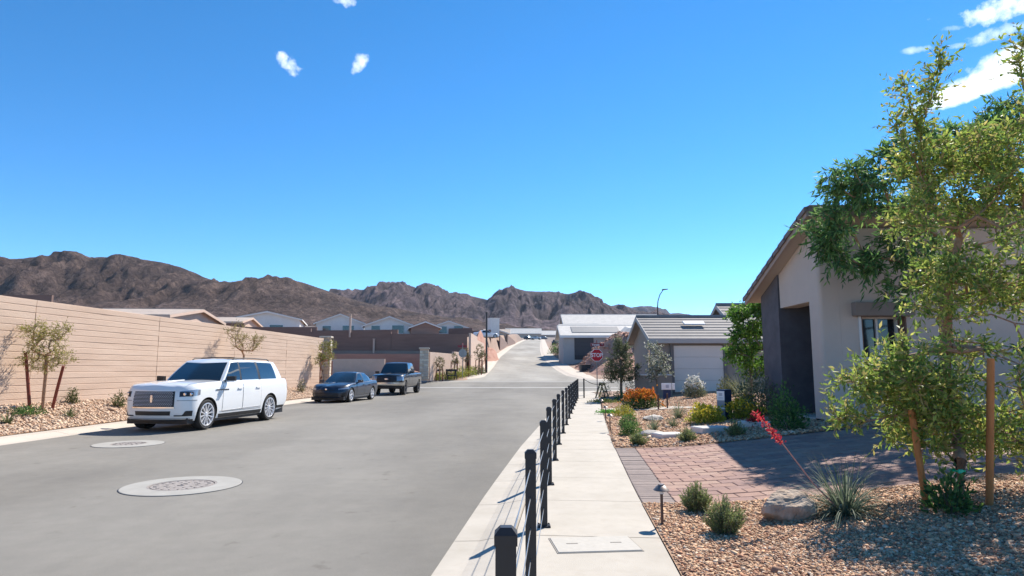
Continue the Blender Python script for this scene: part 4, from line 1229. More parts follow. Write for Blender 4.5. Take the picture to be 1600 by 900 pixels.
for r_ in range(11):
    for c_ in range(22):
        u = -.57 + 1.14 * (c_ + (.5 if r_ % 2 else 0)) / 22; z = .675 + r_ * .035
        p = Vector(B.at(u, z, .012)); mb.box((p.x, p.y, p.z), (.012, .026, .013))
tag(mb.build('mesh_inlay', mesh_m, gr), kind='stuff')
mb = MB(); p = Vector(B.at(.0001, .86, .02)); mb.box((p.x, 0, .86), (.02, .055, .20), bev=.006); mb.box((p.x + .004, 0, .86), (.024, .02, .13)); mb.box((p.x, 0, .86), (.016, .09, .02)); mb.build('emblem', M_CHR, gr)
for o in deco(B, suv, 'headlight', .72, 1.30, lambda f: .90 + .05 * f, lambda f: 1.05 + .06 * f - .05 * max(0, f - .75) * 4 * .5, M_LENS, .008, (1, -1)): 
    pass
for sd in (1, -1):
    for (u, r_) in ((.84, .045), (.98, .045)):
        p = Vector(B.at(sd * u, .975, .012)); mb = MB(); mb.lathe([(.001, .012), (r_ * .7, .012), (r_, 0), (r_, -.02)], 14, axis='x', c=tuple(p)); mb.build('lamp_reflector', M_CHR, suv)
    deco(B, suv, 'light_housing', sd * .73, sd * 1.06, .915, 1.035, M_GRL, .0095)
deco(B, suv, 'lower_intake', -.52, .52, .425, .535, M_BLK, .008, n=12)
deco(B, suv, 'bumper_crease', .66, 1.2, lambda f: .80, lambda f: .82, mat('white_shadow_gap', (.35, .35, .36), .5), .004, (1, -1))
deco(B, suv, 'fog_recess', .62, 1.08, lambda f: .40, lambda f: .43 + .11 * float(sstep(.45, .6, f)), M_BLK, .008, (1, -1), n=16)
deco(B, suv, 'skid_plate', -1.02, 1.02, .318, .355, mat('silver_trim', (.50, .50, .50), .4, metal=.1), .014, n=36)
deco(B, suv, 'valance', -1.10, 1.10, .272, .314, M_BLK, .008, n=36)
ua, ub = B.u_of_x(1.14), B.u_of_x(-1.15)
deco(B, suv, 'rocker_panel', ua, ub, .275, .385, M_BLK, .012, (1, -1), n=12)
deco(B, suv, 'rocker_trim', ua + .06, ub - .06, lambda f: .45 + .03 * f, lambda f: .468 + .03 * f, M_CHR, .012, (1, -1), n=12)
deco(B, suv, 'fender_trim', B.u_of_x(1.35), B.u_of_x(.72), 1.04, 1.075, M_CHR, .014, (1, -1))
uq = B.u_of_x(-2.14)
deco(B, suv, 'rear_quarter_cladding', uq, uq + .5, .36, .45, M_BLK, .008, (1, -1))
deco(B, suv, 'tail_light', B.L[-1] - 1.05, B.L[-1] - .12, 1.0, 1.09, M_RED, .008, (1, -1))
for sd in (1, -1):
    mb = MB(); mb.tube([(.05, sd * .66, 1.915), (-.05, sd * .66, 1.965), (-1.0, sd * .665, 1.975), (-1.9, sd * .66, 1.95), (-2.05, sd * .655, 1.89)], .018, 6); mb.build('roof_rail', M_DARK, suv)
for x in (-.35, -1.45):
    mb = MB(); mb.tube([(x, -.66, 1.965), (x, -.3, 1.99), (x, .3, 1.99), (x, .66, 1.965)], .016, 6); mb.build('cross_bar', M_DARK, suv)
for (x0, x1) in ((-.1, -1.5),):
    mb = MB(); mb.grid([[(x, y, float(np.interp(x, [-2.4, -1.8, -.6, .1, .5], [1.84, 1.89, 1.91, 1.895, 1.84])) + .056 * (1 - (abs(y) / .74) ** 2.2) + .012) for y in np.linspace(-.45, .45, 7)] for x in np.linspace(-.05, -1.35, 10)]); mb.build('sunroof', M_CGL, suv)

# ---- dark sedan
dgrey = mat('slate_paint', (.018, .027, .046), .35, metal=.2, coat=.7)
SED = dict(xf=2.36, xr=-2.50, w=.92, paint=dgrey, crown=.045,
    zs=[(-2.5, .93), (-2.3, .99), (-1.7, 1.0), (-.5, .955), (.9, .915), (1.2, .905), (1.8, .83), (2.2, .72), (2.36, .62)],
    zb=[(-2.5, .34), (-1.8, .22), (1.6, .20), (2.36, .22)],
    dxf=[(0, -.06), (.2, 0), (.5, 0), (.8, -.05), (1, -.14)], dxr=[(0, -.08), (.3, 0), (.8, -.02), (1, -.06)],
    dw=[(0, .92), (.12, .96), (.35, .985), (.62, 1.0), (.85, .98), (.95, .95), (1, .90)], cf=(.62, .50, .12), cr=(.38, .34, .08),
    axles=(1.41, -1.41), r=.335, arch=.385, tw=.235, rr=.245, spokes=5, twin=True, lip=None,
    cabin=[(1.12, 0, .20, 0), (.78, .80, .02, .575), (-.25, .845, -.25, .605), (-1.15, .83, -.95, .58), (-1.62, .74, -1.12, .53), (-1.95, 0, -1.20, 0)],
    zr=[(-1.25, 1.36), (-.9, 1.395), (-.3, 1.425), (.05, 1.41), (.2, 1.375)], cabc=-.45, rcrown=.035,
    panes=[(1, .12, .95), (2, .05, .96)], pillars=[(1, .95, 1.0), (2, 0, .05)],
    doors=[(.72, -.26, .33, .90, -.10), (-.28, -1.12, .36, .93, -.95)], zh=.80,
    mirror=(.58, .90, .97), mirm=dgrey, decals=[])
pf, pr = PZ(542, 629, ROADZ), PZ(581, 624, ROADZ)
loc, rz = place(pf, pr, SED)
sed, B = make_car('parked_sedan', loc, rz, SED, 'dark slate grey sedan parked between the white suv and the pickup', 'sedan')
sed.scale = (1.04, 1.04, 1.03)
deco(B, sed, 'lower_grille', -.62, .62, lambda f: .27, lambda f: .50 - .05 * (2 * f - 1) ** 2, M_BLK, .006, n=12)
deco(B, sed, 'upper_grille', -.42, .42, .565, .60, M_BLK, .006, n=10)
deco(B, sed, 'headlight', .58, 1.16, lambda f: .60 + .06 * f, lambda f: .665 + .075 * f, M_LENS, .008, (1, -1))
deco(B, sed, 'side_vent', .74, 1.02, lambda f: .30, lambda f: .44 + .04 * f, M_BLK, .006, (1, -1))
for k in range(3): deco(B, sed, 'grille_slat', -.60, .60, .32 + k * .055, .335 + k * .055, M_GRL, .014, n=12)
deco(B, sed, 'sill_trim', B.u_of_x(.98), B.u_of_x(-1.0), .235, .275, mat('sill_grey', (.22, .22, .23), .4), .008, (1, -1), n=12)
deco(B, sed, 'tail_light', B.L[-1] - .95, B.L[-1] - .2, .80, .88, M_RED, .008, (1, -1))
p = Vector(B.at(.0001, .635, .012)); mb = MB(); mb.lathe([(.001, .008), (.035, .008), (.05, 0)], 16, axis='x', c=tuple(p)); mb.build('emblem', M_CHR, sed)

# ---- pickup
dblk = mat('charcoal_paint', (.014, .015, .018), .35, metal=.2, coat=.7)
TRK = dict(xf=2.78, xr=-2.88, w=.98, paint=dblk, crown=.05,
    zs=[(-2.88, 1.30), (-1.30, 1.30), (-1.24, 1.28), (.9, 1.27), (1.2, 1.27), (2.2, 1.22), (2.62, 1.17), (2.78, 1.10)],
    zb=[(-2.88, .62), (-1.9, .50), (1.9, .48), (2.78, .52)],
    dxf=[(0, -.05), (.2, 0), (.6, 0), (.9, -.04), (1, -.12)], dxr=[(0, -.04), (.3, 0), (1, -.02)],
    dw=[(0, .94), (.15, .97), (.4, 1.0), (.7, .995), (.92, .97), (1, .93)], cf=(.34, .30, .08), cr=(.12, .12, .02),
    axles=(1.86, -1.92), r=.42, arch=.49, tw=.30, rr=.24, spokes=6, twin=False, rimm=M_RIMD, lip=None,
    cabin=[(1.20, 0, .60, 0), (.98, .87, .42, .70), (.0, .90, -.02, .72), (-.92, .90, -.88, .72), (-1.16, .86, -1.06, .68), (-1.2, 0, -1.1, 0)],
    zr=[(-1.2, 1.90), (-.5, 1.945), (.2, 1.935), (.6, 1.90)], cabc=-.25, bulge=.6,
    panes=[(1, .08, .94), (2, .05, .93)], pillars=[(1, .94, 1.0), (2, 0, .05)],
    doors=[(1.0, -.02, .60, 1.23, .12), (-.05, -1.12, .60, 1.23, -.92)], zh=1.08,
    mirror=(.82, .98, 1.33), mirm=M_BLK, decals=[])
pf, pr = PZ(628.5, 617.5, ROADZ), PZ(652, 613.5, ROADZ)
loc, rz = place(pf, pr, TRK)
trk, B = make_car('parked_pickup', loc, rz, TRK, 'dark lifted crew cab pickup with silver front bumper behind the sedan', 'pickup')
trk.scale = (1.06, 1.06, 1.06)
gr = deco(B, trk, 'grille', -.58, .58, .80, 1.10, M_GRL, .008, n=10)[0]
for k in range(3): deco(B, trk, 'grille_bar', -.56, .56, .85 + k * .09, .872 + k * .09, M_BLK, .02, n=8, par=gr)
mb = MB(); p = Vector(B.at(.0001, .95, .025)); mb.lathe([(.001, .008), (.07, .008), (.085, 0)], 18, axis='x', c=(0, 0, 0)); mb.v = [(x + p.x, y * 1.4, z * .6 + .96) for x, y, z in mb.v]; mb.build('emblem', M_CHR, gr)
deco(B, trk, 'headlight', .62, 1.12, .86, 1.12, M_LENS, .01, (1, -1))
deco(B, trk, 'front_bumper', -1.22, 1.22, .58, .76, mat('dull_chrome', (.60, .59, .57), .25, metal=.9), .05, n=18)
deco(B, trk, 'front_valance', -1.0, 1.0, .46, .575, M_BLK, .02, n=14)
deco(B, trk, 'tail_light', B.L[-1] - 1.05, B.L[-1] - .85, .85, 1.2, M_RED, .008, (1, -1))
mb = MB(); mb.box((-2.06, 0, 1.335), (1.5, 1.5, .06), bev=.01); mb.build('bed_cover', M_BLK, trk)
mb = MB(); mb.box((-2.95, 0, .62), (.14, 1.8, .2), bev=.03); mb.build('rear_bumper', MATS['dull_chrome'], trk)
for ax in TRK['axles']:
    mb = MB(); mb.tube([(ax, -.8, .42), (ax, .8, .42)], .07, 8); mb.build('axle', M_BLK, trk)

# ---- vehicles at the top of the road
import copy
def far_car(px, py, t, S, col, rz, nm, label, cat):
    S2 = dict(S); S2['paint'] = mat('far_paint_' + nm + str(px), col, .35, coat=.6); S2['mirm'] = S2['paint']
    p = PT(px, py, t); gz = float(g(p.y)) + ROADZ
    return make_car(nm, (p.x, p.y, gz + .012), rz, S2, label, cat, None)[0]
far_car(868, 537, 205, TRK, (.02, .02, .022), R(-100), 'parked_jeep', 'black vehicle parked at the right curb near the road crest', 'suv')
far_car(826, 531, 370, SUV, (.05, .05, .055), R(-30), 'parked_suv', 'dark vehicle standing sideways leftmost at the road crest', 'suv')
far_car(838, 530, 365, TRK, (.55, .55, .56), R(-20), 'parked_pickup', 'silver vehicle standing at the road crest', 'pickup')
far_car(850, 531, 380, SUV, (.16, .16, .17), R(-60), 'parked_suv', 'grey vehicle at the road crest right of the silver one', 'suv')
wc = far_car(760, 530, 118, SED, (.72, .72, .73), R(20), 'parked_sedan', 'white car beyond the sunlit end of the retaining wall', 'sedan')
wc.location.z = Hs(wc.location.x, wc.location.y) + .01
# ------------------------------------------------------------------ plants
M_LEAF = mat('leaf', (1, 1, 1), .55, attr='tint', var=.12, vscale=6, trans=.5, spec=.4)
M_LEAFM = mat('leaf_matte', (1, 1, 1), .7, attr='tint', var=.12, vscale=9, trans=.35, spec=.25)
M_BARK = mat('bark', (.34, .20, .12), .9, var=.3, vscale=12, bump=.6, bscale=40)
M_BARKG = mat('grey_bark', (.17, .14, .115), .9, var=.25, vscale=14, bump=.6, bscale=50)
M_STAKE = mat('stained_stake', (.47, .19, .06), .85, var=.2, vscale=6, bump=.3, bscale=40, stretch=(4, 4, .5))
M_STAKR = mat('red_stake', (.20, .05, .03), .85, var=.25, vscale=8, bump=.3, bscale=40)
M_PET = mat('petal', (1, 1, 1), .6, attr='tint', trans=.3)

def unit(v): return v / np.maximum(1e-9, np.linalg.norm(v, axis=-1, keepdims=True))
def leaf_arrays(P, D, ln, wd, pal, jit=.18, fold=.25):
    n = len(P); ln = ln * RNG.uniform(.65, 1.25, n); wd = wd * RNG.uniform(.75, 1.2, n)
    D = unit(D)
    rnd = unit(RNG.normal(size=(n, 3)))
    side = unit(np.cross(D, rnd)); nrm = np.cross(side, D)
    b = P; tip = P + D * ln[:, None]; mid = P + D * (ln * .45)[:, None]
    l = mid + side * (wd / 2)[:, None] + nrm * (wd * fold)[:, None]; r = mid - side * (wd / 2)[:, None] + nrm * (wd * fold)[:, None]
    V = np.stack([b, l, tip, r], 1).reshape(-1, 3)
    base = (np.arange(n) * 4)[:, None]
    F = np.concatenate([base + np.array([[0, 1, 2]]), base + np.array([[0, 2, 3]])], 0)
    pal = np.array(pal); c = pal[RNG.integers(0, len(pal), n)] * RNG.uniform(1 - jit, 1 + jit, n)[:, None]
    return V, F, np.repeat(c, 4, 0)
def merge(parts):
    V = []; F = []; C = []; o = 0
    for v, f, c in parts: V.append(v); F.append(f + o); C.append(c); o += len(v)
    return np.concatenate(V), np.concatenate(F), np.concatenate(C)
def ell(px, py, rx, ry, t, rt, n, shell=.35):
    c = np.array(PT(px, py, t)); d = unit(RNG.normal(size=(n, 3))); r = RNG.uniform(shell, 1, n) ** (1 / 2.2)
    return c + d * r[:, None] * np.array([rx * t / 1000, rt, ry * t / 1000])
def ellw(c, rx, ry, rz, n, shell=.2):
    d = unit(RNG.normal(size=(n, 3))); r = RNG.uniform(shell, 1, n) ** (1 / 2.2)
    return np.array(c) + d * r[:, None] * np.array([rx, ry, rz])

def tree(name, label, base, trunk, attr, r0, leaf, bark, twigs=5, twig_len=.28, per=7, droop=0.0, up=.3, group=None, cat='tree', leafmat=None, extra_chains=(), clump=0.0):
    """trunk: points relative to base; attr: world points the branches grow to; leaf=(len, width, palette)"""
    base = Vector(base); root = empty(name, base, 0, label, cat, group)
    nodes = [np.array(base) + np.array(p) for p in trunk]; par = [-1] + list(range(len(trunk) - 1))
    first = len(nodes) // 3
    bt = np.array(trunk[-1]) + np.array(base)
    A = attr[np.argsort(np.linalg.norm(attr - bt, axis=1))]
    tips = []
    for ch in extra_chains:
        prev = int(np.argmin([np.linalg.norm(np.array(ch[0]) - q) for q in nodes]))
        for p in ch: nodes.append(np.array(p)); par.append(prev); prev = len(nodes) - 1; tips.append(prev)
    for a in A:
        NN = np.array(nodes); d = np.linalg.norm(NN - a, axis=1) + np.maximum(0, NN[:, 2] - a[2]) * .8
        d[:first] += 5
        j = int(np.argmin(d)); L = np.linalg.norm(NN[j] - a)
        k = max(1, min(4, int(L / .3))); prev = j
        for q in range(1, k + 1):
            f = q / k; p = NN[j] * (1 - f) + a * f + RNG.normal(size=3) * .04 * L * (0 if q == k else 1); p[2] += .06 * L * math.sin(math.pi * f)
            nodes.append(p); par.append(prev); prev = len(nodes) - 1
        tips.append(prev)
    cnt = np.ones(len(nodes)) * .0
    for t in tips: cnt[t] += 1
    for i in range(len(nodes) - 1, 0, -1):
        cnt[par[i]] += cnt[i]
    rad = r0 * (np.maximum(cnt, .6) / max(cnt)) ** .5
    tl = len(trunk)
    for i in range(tl): rad[i] = max(rad[i], r0 * (1 - .45 * i / tl))
    b3 = np.array(base)
    tm = MB(); tm.tube([tuple(p - b3) for p in nodes[:tl]], [float(r) for r in rad[:tl]], 9); tm.build('trunk', bark, root, sm=60)
    lm = MB()
    for i in range(tl, len(nodes)):
        k = 5 if rad[i] > .012 else 3
        lm.tube([tuple(nodes[par[i]] - b3), tuple(nodes[i] - b3)], [float(min(rad[par[i]], rad[i] * 1.5)), float(max(rad[i], .0025))], k, cap=False)
    # twigs and leaves
    parts = []; T = np.array([nodes[t] for t in tips]); Dn = np.array([nodes[t] - nodes[par[t]] for t in tips]); Dn = unit(Dn)
    for k in range(twigs):
        d = unit(Dn * .7 + RNG.normal(size=T.shape) * .75 + np.array([0, 0, up]))
        ln = twig_len * RNG.uniform(.5, 1.3, len(T))
        e = T + d * ln[:, None]; e[:, 2] -= droop * ln
        m_ = (T + e) / 2 + np.array([0, 0, .05]) * ln[:, None]
        if k < 3:
            for s_, m0, e_ in zip(T, m_, e): lm.tube([tuple(s_ - b3), tuple(m0 - b3), tuple(e_ - b3)], [.003, .0025, .001], 3, cap=False)
        for q in range(per):
            f = (q + RNG.uniform(0, 1, len(T))) / per
            if clump: f = f ** clump
            P = T * ((1 - f) ** 2)[:, None] + m_ * (2 * f * (1 - f))[:, None] + e * (f ** 2)[:, None]
            dd = unit(d * .7 + unit(RNG.normal(size=T.shape)) * .8 + np.array([0, 0, -droop * 1.2]))
            parts.append(leaf_arrays(P - b3, dd, leaf[0], leaf[1], leaf[2]))
    lm.build('limbs', bark, root, fix=False)
    Vv, Ff, Cc = merge(parts)
    raw_mesh('crown', Vv, Ff, leafmat or M_LEAF, cols=Cc, parent=root)
    return root

def bush(name, label, base, rx, rz, n, leaf, cat='shrub', group=None, flowers=None, bark=None, shape='dome', stems=14, leafmat=None):
    base = Vector(base); root = empty(name, base, 0, label, cat, group)
    d = unit(RNG.normal(size=(n, 3))); d[:, 2] = np.abs(d[:, 2])
    lump = 1 + .55 * (fbm(d[:, 0] * 2.0 + base.x * 7, d[:, 1] * 2.0 + d[:, 2] * 2 + base.y * 3, 4) - .5) * 2
    r = RNG.uniform(.12, 1, n) ** .5 * lump
    r = np.where(RNG.uniform(0, 1, n) < .06, r * RNG.uniform(1.0, 1.35, n), r)
    P = d * r[:, None] * np.array([rx, rx, rz]); P[:, 2] += .03
    if shape == 'upright': P[:, :2] *= (.55 + .45 * (P[:, 2:3] / rz))
    D = unit(P * np.array([1 / rx, 1 / rx, 1 / rz]) + RNG.normal(size=P.shape) * .6 + np.array([0, 0, .5]))
    Vv, Ff, Cc = leaf_arrays(P, D, leaf[0], leaf[1], leaf[2])
    raw_mesh('foliage', Vv, Ff, leafmat or M_LEAFM, cols=Cc, parent=root)
    sm = MB()
    for k in range(stems):
        e = P[RNG.integers(0, n)] * .9; sm.tube([(0, 0, -.03), tuple(e * .5 + np.array([0, 0, .02])), tuple(e)], [.009, .006, .002], 4, cap=False)
    sm.build('stems', bark or M_BARKG, root, fix=False)
    if flowers:
        fn, fl, fw, fp = flowers
        k = np.argsort(-(r + .9 * d[:, 2] + RNG.uniform(0, .4, n)))[:fn]
        parts = []
        for q in range(3):
            parts.append(leaf_arrays(P[k] * 1.03, unit(d[k] + RNG.normal(size=(len(k), 3)) * .7), fl, fw, fp))
        Vv, Ff, Cc = merge(parts); tag(raw_mesh('flowers', Vv, Ff, M_PET, cols=Cc, parent=root), kind='stuff')
    return root
def rosemary(name, label, base, rx, h, stems, pal, group=None, per=42, ln=.03):
    base = Vector(base); root = empty(name, base, 0, label, 'shrub', group)
    parts = []; sm = MB()
    for k in range(stems):
        a = RNG.uniform(0, 2 * np.pi); s = RNG.uniform(0, 1) ** .6
        b0 = np.array([math.cos(a), math.sin(a), 0]) * s * rx * .35
        e = np.array([math.cos(a) * s * rx * RNG.uniform(.7, 1.15), math.sin(a) * s * rx * RNG.uniform(.7, 1.15), h * (1 - .45 * s * s) * RNG.uniform(.6, 1.2)])
        m_ = b0 * .6 + e * .4; m_[2] = e[2] * .5
        f = RNG.uniform(.12, 1, per)
        P = b0 * ((1 - f) ** 2)[:, None] + m_ * (2 * f * (1 - f))[:, None] + e * (f ** 2)[:, None]
        ax = unit((e - b0)[None])
        D = unit(ax * .8 + RNG.normal(size=(per, 3)) * .7)
        v, ff, c = leaf_arrays(P, D, ln, ln * .22, pal); c *= (.55 + .6 * np.repeat(f, 4))[:, None] ** .5
        parts.append((v, ff, c)); sm.tube([tuple(b0), tuple(m_), tuple(e)], [.005, .004, .0015], 3, cap=False)
    Vv, Ff, Cc = merge(parts); raw_mesh('foliage', Vv, Ff, M_LEAFM, cols=Cc, parent=root)
    sm.build('stems', M_BARKG, root, fix=False)
    return root
def blades(name, label, base, n, ln, wd, pal, spread=1.0, curl=.5, cat='grass', group=None, leafname='blades', seg=6, rad=.05, minup=.25, each=0):
    base = Vector(base); root = empty(name, base, 0, label, cat, group)
    Vs = []; Fs = []; Cs = []; o = 0; pal = np.array(pal)
    singles = 0
    for k in range(n):
        a = RNG.uniform(0, 2 * np.pi); tilt = RNG.uniform(0.02, 1) ** .7 * spread
        L = ln * RNG.uniform(.55, 1.15); out = np.array([math.cos(a), math.sin(a), 0]); sd = np.array([-math.sin(a), math.cos(a), 0])
        sd = sd + RNG.normal(size=3) * .2
        p = out * rad * RNG.uniform(0, 1); ang = math.pi / 2 - tilt * .9; c_ = curl * RNG.uniform(.3, 1.4) * (.4 + tilt)
        rows = []
        for s in range(seg + 1):
            f = s / seg; w = wd * (1 - f ** 1.6) * (.6 + .4 * min(1, f * 4)) + .0008
            rows.append((p + sd * w / 2, p - sd * w / 2))
            p = p + (out * math.cos(ang) + np.array([0, 0, 1]) * math.sin(ang)) * (L / seg); ang -= c_ / seg * 1.6
            p[2] = max(p[2], .004)
        v = np.array([q for r in rows for q in r]); f_ = np.array([(2 * s, 2 * s + 1, 2 * s + 3, 2 * s + 2) for s in range(seg)])
        c = pal[RNG.integers(0, len(pal))] * RNG.uniform(.8, 1.2)
        if singles < each:
            raw_mesh('leaf', v, f_, M_LEAFM, cols=np.repeat(c[None], len(v), 0), parent=root, smooth_all=True); singles += 1
        else: Vs.append(v); Fs.append(f_ + o); Cs.append(np.repeat(c[None], len(v), 0)); o += len(v)
    if Vs: raw_mesh(leafname, np.concatenate(Vs), np.concatenate(Fs), M_LEAFM, cols=np.concatenate(Cs), parent=root, smooth_all=True)
    return root
def boulder(name, label, base, dims, seed, m, parts=4, rz=0.0):
    bm = bmesh.new(); bmesh.ops.create_icosphere(bm, subdivisions=parts, radius=1)
    rn = np.random.default_rng(seed); planes = unit(rn.normal(size=(22, 3))); dd = rn.uniform(.55, .9, 22)
    for v in bm.verts:
        p = np.array(v.co)
        for n_, k in zip(planes, dd):
            s = p @ n_
            if s > k: p = p - n_ * (s - k) * .985
        p = p * (1 + .22 * (float(fbm(p[0] * 3 + seed, p[1] * 3 + p[2] * 2, seed)) - .5) + .10 * (float(fbm(p[0] * 9 + seed, p[1] * 11 + p[2] * 9, seed)) - .5))
        v.co = Vector(p * np.array(dims))
    me = bpy.data.meshes.new(name); bm.to_mesh(me); bm.free(); smooth(me, 14)
    o = link(name, me, m, None, (base[0], base[1], base[2] + dims[2] * .45)); o.rotation_euler = (0, 0, rz)
    return tag(o, label, 'rock')
def G(px, py, z=.0, lift=.0):
    """ground point under a picture point (z = ground height there, refined)"""
    for _ in range(6):
        p = PZ(px, py, z); z = Hs(p.x, p.y)
    p.z = z + lift
    return p

GRN_Y = [(.36, .44, .09), (.27, .37, .07), (.48, .51, .12), (.19, .29, .06), (.46, .40, .14), (.13, .22, .05), (.22, .33, .07)]
GRN_D = [(.085, .19, .055), (.06, .14, .045), (.12, .24, .06), (.05, .11, .04), (.17, .27, .07)]
GRN_O = [(.11, .13, .05), (.15, .16, .065), (.08, .10, .04), (.20, .19, .08)]
GRN_B = [(.10, .24, .03), (.15, .30, .05), (.07, .17, .03), (.20, .33, .06)]

# ---- near tree, yellow green
tb = G(1503, 796)
T0 = tb.y / ray(1503, 796).y
A = np.concatenate([ell(1505, 300, 66, 55, 7.2, .6, 46), ell(1440, 262, 34, 24, 7.2, .35, 13), ell(1490, 232, 45, 28, 7.2, .4, 18), ell(1560, 240, 45, 40, 7.2, .5, 20), ell(1560, 400, 85, 85, 7.2, .8, 78), ell(1490, 460, 55, 50, 7.0, .5, 44),
    ell(1415, 600, 70, 36, 6.7, .45, 60), ell(1450, 645, 65, 22, 6.7, .4, 34), ell(1520, 600, 100, 80, 7.0, .8, 62), ell(1335, 655, 34, 10, 6.6, .2, 8), ell(1345, 600, 26, 12, 6.6, .2, 9), ell(1420, 555, 30, 14, 6.6, .3, 8), ell(1480, 685, 90, 24, 6.8, .5, 34), ell(1575, 665, 60, 50, 6.8, .5, 30),
    ell(1440, 345, 36, 30, 7.0, .4, 14), ell(1580, 275, 70, 60, 7.3, .7, 45), ell(1700, 420, 120, 250, 7.3, 1.0, 60)])
lead = [tuple(PT(*p)) for p in ((1460, 330, 7.2), (1440, 255, 7.2), (1438, 215, 7.2), (1448, 170, 7.2), (1462, 130, 7.2), (1474, 95, 7.2))]
def dense(ch, k=4):
    out = []
    for a, b in zip(ch, ch[1:]):
        for q in range(k): out.append(tuple(Vector(a).lerp(Vector(b), q / k)))
    return out + [ch[-1]]
lead2 = [tuple(PT(*p)) for p in ((1440, 215, 7.2), (1425, 175, 7.2), (1412, 135, 7.2))]
lead3 = [tuple(PT(*p)) for p in ((1590, 260, 7.2), (1603, 150, 7.2), (1592, 95, 7.2), (1598, 65, 7.2))]
lead4 = [tuple(PT(*p)) for p in ((1450, 300, 7.1), (1425, 240, 7.1), (1400, 200, 7.1))]
tr_t = [Vector(p) - tb for p in (tb, PT(1500, 720, T0), PT(1490, 620, 7.3), PT(1480, 530, 7.3), PT(1482, 440, 7.3), PT(1500, 370, 7.25))]
tree('tree', 'tall yellow green staked tree in the near gravel at the right edge', tb, [tuple(p) for p in tr_t], A, .055, (.078, .030, GRN_Y), M_BARK, twigs=5, twig_len=.26, per=8, up=.3, extra_chains=(dense(lead), dense(lead2), dense(lead3), dense(lead4)))
# ---- darker willowy tree behind it
db = Vector((9.05, 13.45, float(H0(9.05, 13.45))))
A = np.concatenate([ell(1290, 352, 26, 34, 13.4, .4, 26), ell(1325, 285, 30, 32, 13.4, .4, 28), ell(1305, 400, 20, 16, 13.4, .3, 9), ell(1350, 408, 26, 12, 13.4, .3, 12), ell(1392, 245, 24, 24, 13.4, .4, 16), ell(1400, 300, 62, 40, 13.4, .6, 36), ell(1430, 385, 50, 50, 13.3, .5, 34),
    ell(1568, 185, 28, 34, 13.2, .5, 30), ell(1530, 240, 55, 40, 13.2, .6, 34), ell(1620, 330, 80, 80, 13.2, .7, 20), ell(1480, 215, 36, 20, 13.3, .4, 14), ell(1400, 455, 26, 14, 13.3, .3, 6), ell(1640, 560, 40, 60, 13, .5, 12)])
dt = [Vector(p) - db for p in (db, PT(1478, 600, 13.3), PT(1475, 500, 13.3), PT(1476, 420, 13.3), PT(1490, 340, 13.3))]
tree('tree', 'dark green willowy tree with drooping leaves against the near house', db, [tuple(p) for p in dt], A, .09, (.19, .042, [(.13, .27, .08), (.09, .20, .065), (.18, .33, .09), (.07, .15, .055), (.24, .37, .11)]), M_BARK, twigs=5, twig_len=.36, per=9, droop=.5, up=.35)
def stake(px0, py0, px1, py1, label, m=M_STAKE, r=.034):
    b = G(px0, py0); t = b.y / ray(px0, py0).y; e = PT(px1, py1, t)
    o = empty('tree_stake', b, 0, label, 'stake'); d = e - b
    mb = MB(); mb.tube([tuple(-d * .03), tuple(d * .5), tuple(d)], [r, r * .97, r * .95], 10); mb.build('pole', m, o, sm=50)
    return o, b, d
stake(1448, 794, 1424, 640, 'leaning orange stake left of the near tree trunk')
stake(1546, 792, 1548, 560, 'upright orange stake right of the near tree trunk')
tie = empty('tree_tie', tuple(PT(1496, 735, T0)), 0, 'bright green tie around the near tree trunk', 'tie')
mb = MB(); mb.tube([(.062 * math.cos(R(a)), .062 * math.sin(R(a)), 0) for a in range(0, 361, 20)], .009, 5); mb.build('band', mat('green_tape', (.0, .42, .16), .5), tie)
mb = MB(); mb.box((-.02, -.075, 0), (.05, .02, .04), bev=.006); mb.build('knot', mat('green_knot', (.02, .55, .30), .5), tie)
sk = G(1485, 806); bush('sucker_shrub', 'small dark leafy sucker at the foot of the near tree', sk, .22, .34, 420, (.07, .035, GRN_D), leafmat=M_LEAF)

# ---- yucca with red flower stalk
yb = G(1322, 806)
yu = blades('red_yucca', 'spiky grey green red yucca beside the boulder', yb, 380, .66, .013, [(.13, .17, .11), (.17, .21, .14), (.10, .14, .09), (.22, .25, .18)], 1.35, .8, 'plant', seg=7, rad=.11, each=60)
ys = yb + Vector((-.12, -.05, .1)); ty = ys.y / ray(1270, 745).y
pts = [ys] + [PT(px, py, ty) for px, py in ((1272, 757), (1245, 722), (1222, 692), (1205, 672), (1180, 645))]
mb = MB(); mb.tube([tuple(p - yb) for p in pts], [.007, .007, .006, .005, .005, .003], 6); so_ = mb.build('flower_stalk', mat('pink_stalk', (.42, .20, .17), .6), yu, sm=60)
fp = []
for k in range(150):
    f = RNG.uniform(0, 1); a, b_ = pts[3] - yb, pts[5] - yb
    p = np.array((pts[3] - yb).lerp(pts[4] - yb, f * 2) if f < .5 else (pts[4] - yb).lerp(pts[5] - yb, f * 2 - 1))
    fp.append(p + RNG.normal(size=3) * .012)
fp = np.array(fp)
v, f_, c = leaf_arrays(fp, RNG.normal(size=fp.shape) + np.array([-.6, 0, .2]), .042, .02, [(.62, .03, .06), (.70, .07, .10), (.52, .02, .04), (.75, .14, .10)])
tag(raw_mesh('flowers', v, f_, M_PET, cols=c, parent=yu), kind='stuff')
M_ROCK = mat('boulder_rock', (.27, .185, .125), .92, col2=(.52, .42, .33), vscale=7, bump=1.0, bscale=22, detail=10)
M_ROCKG = mat('pale_rock', (.42, .38, .33), .92, col2=(.55, .51, .45), vscale=5, bump=.6, bscale=22)
p = G(1228, 812); boulder('boulder', 'tan angular boulder left of the red yucca', p, (.34, .22, .22), 5, M_ROCK, 5, .3)

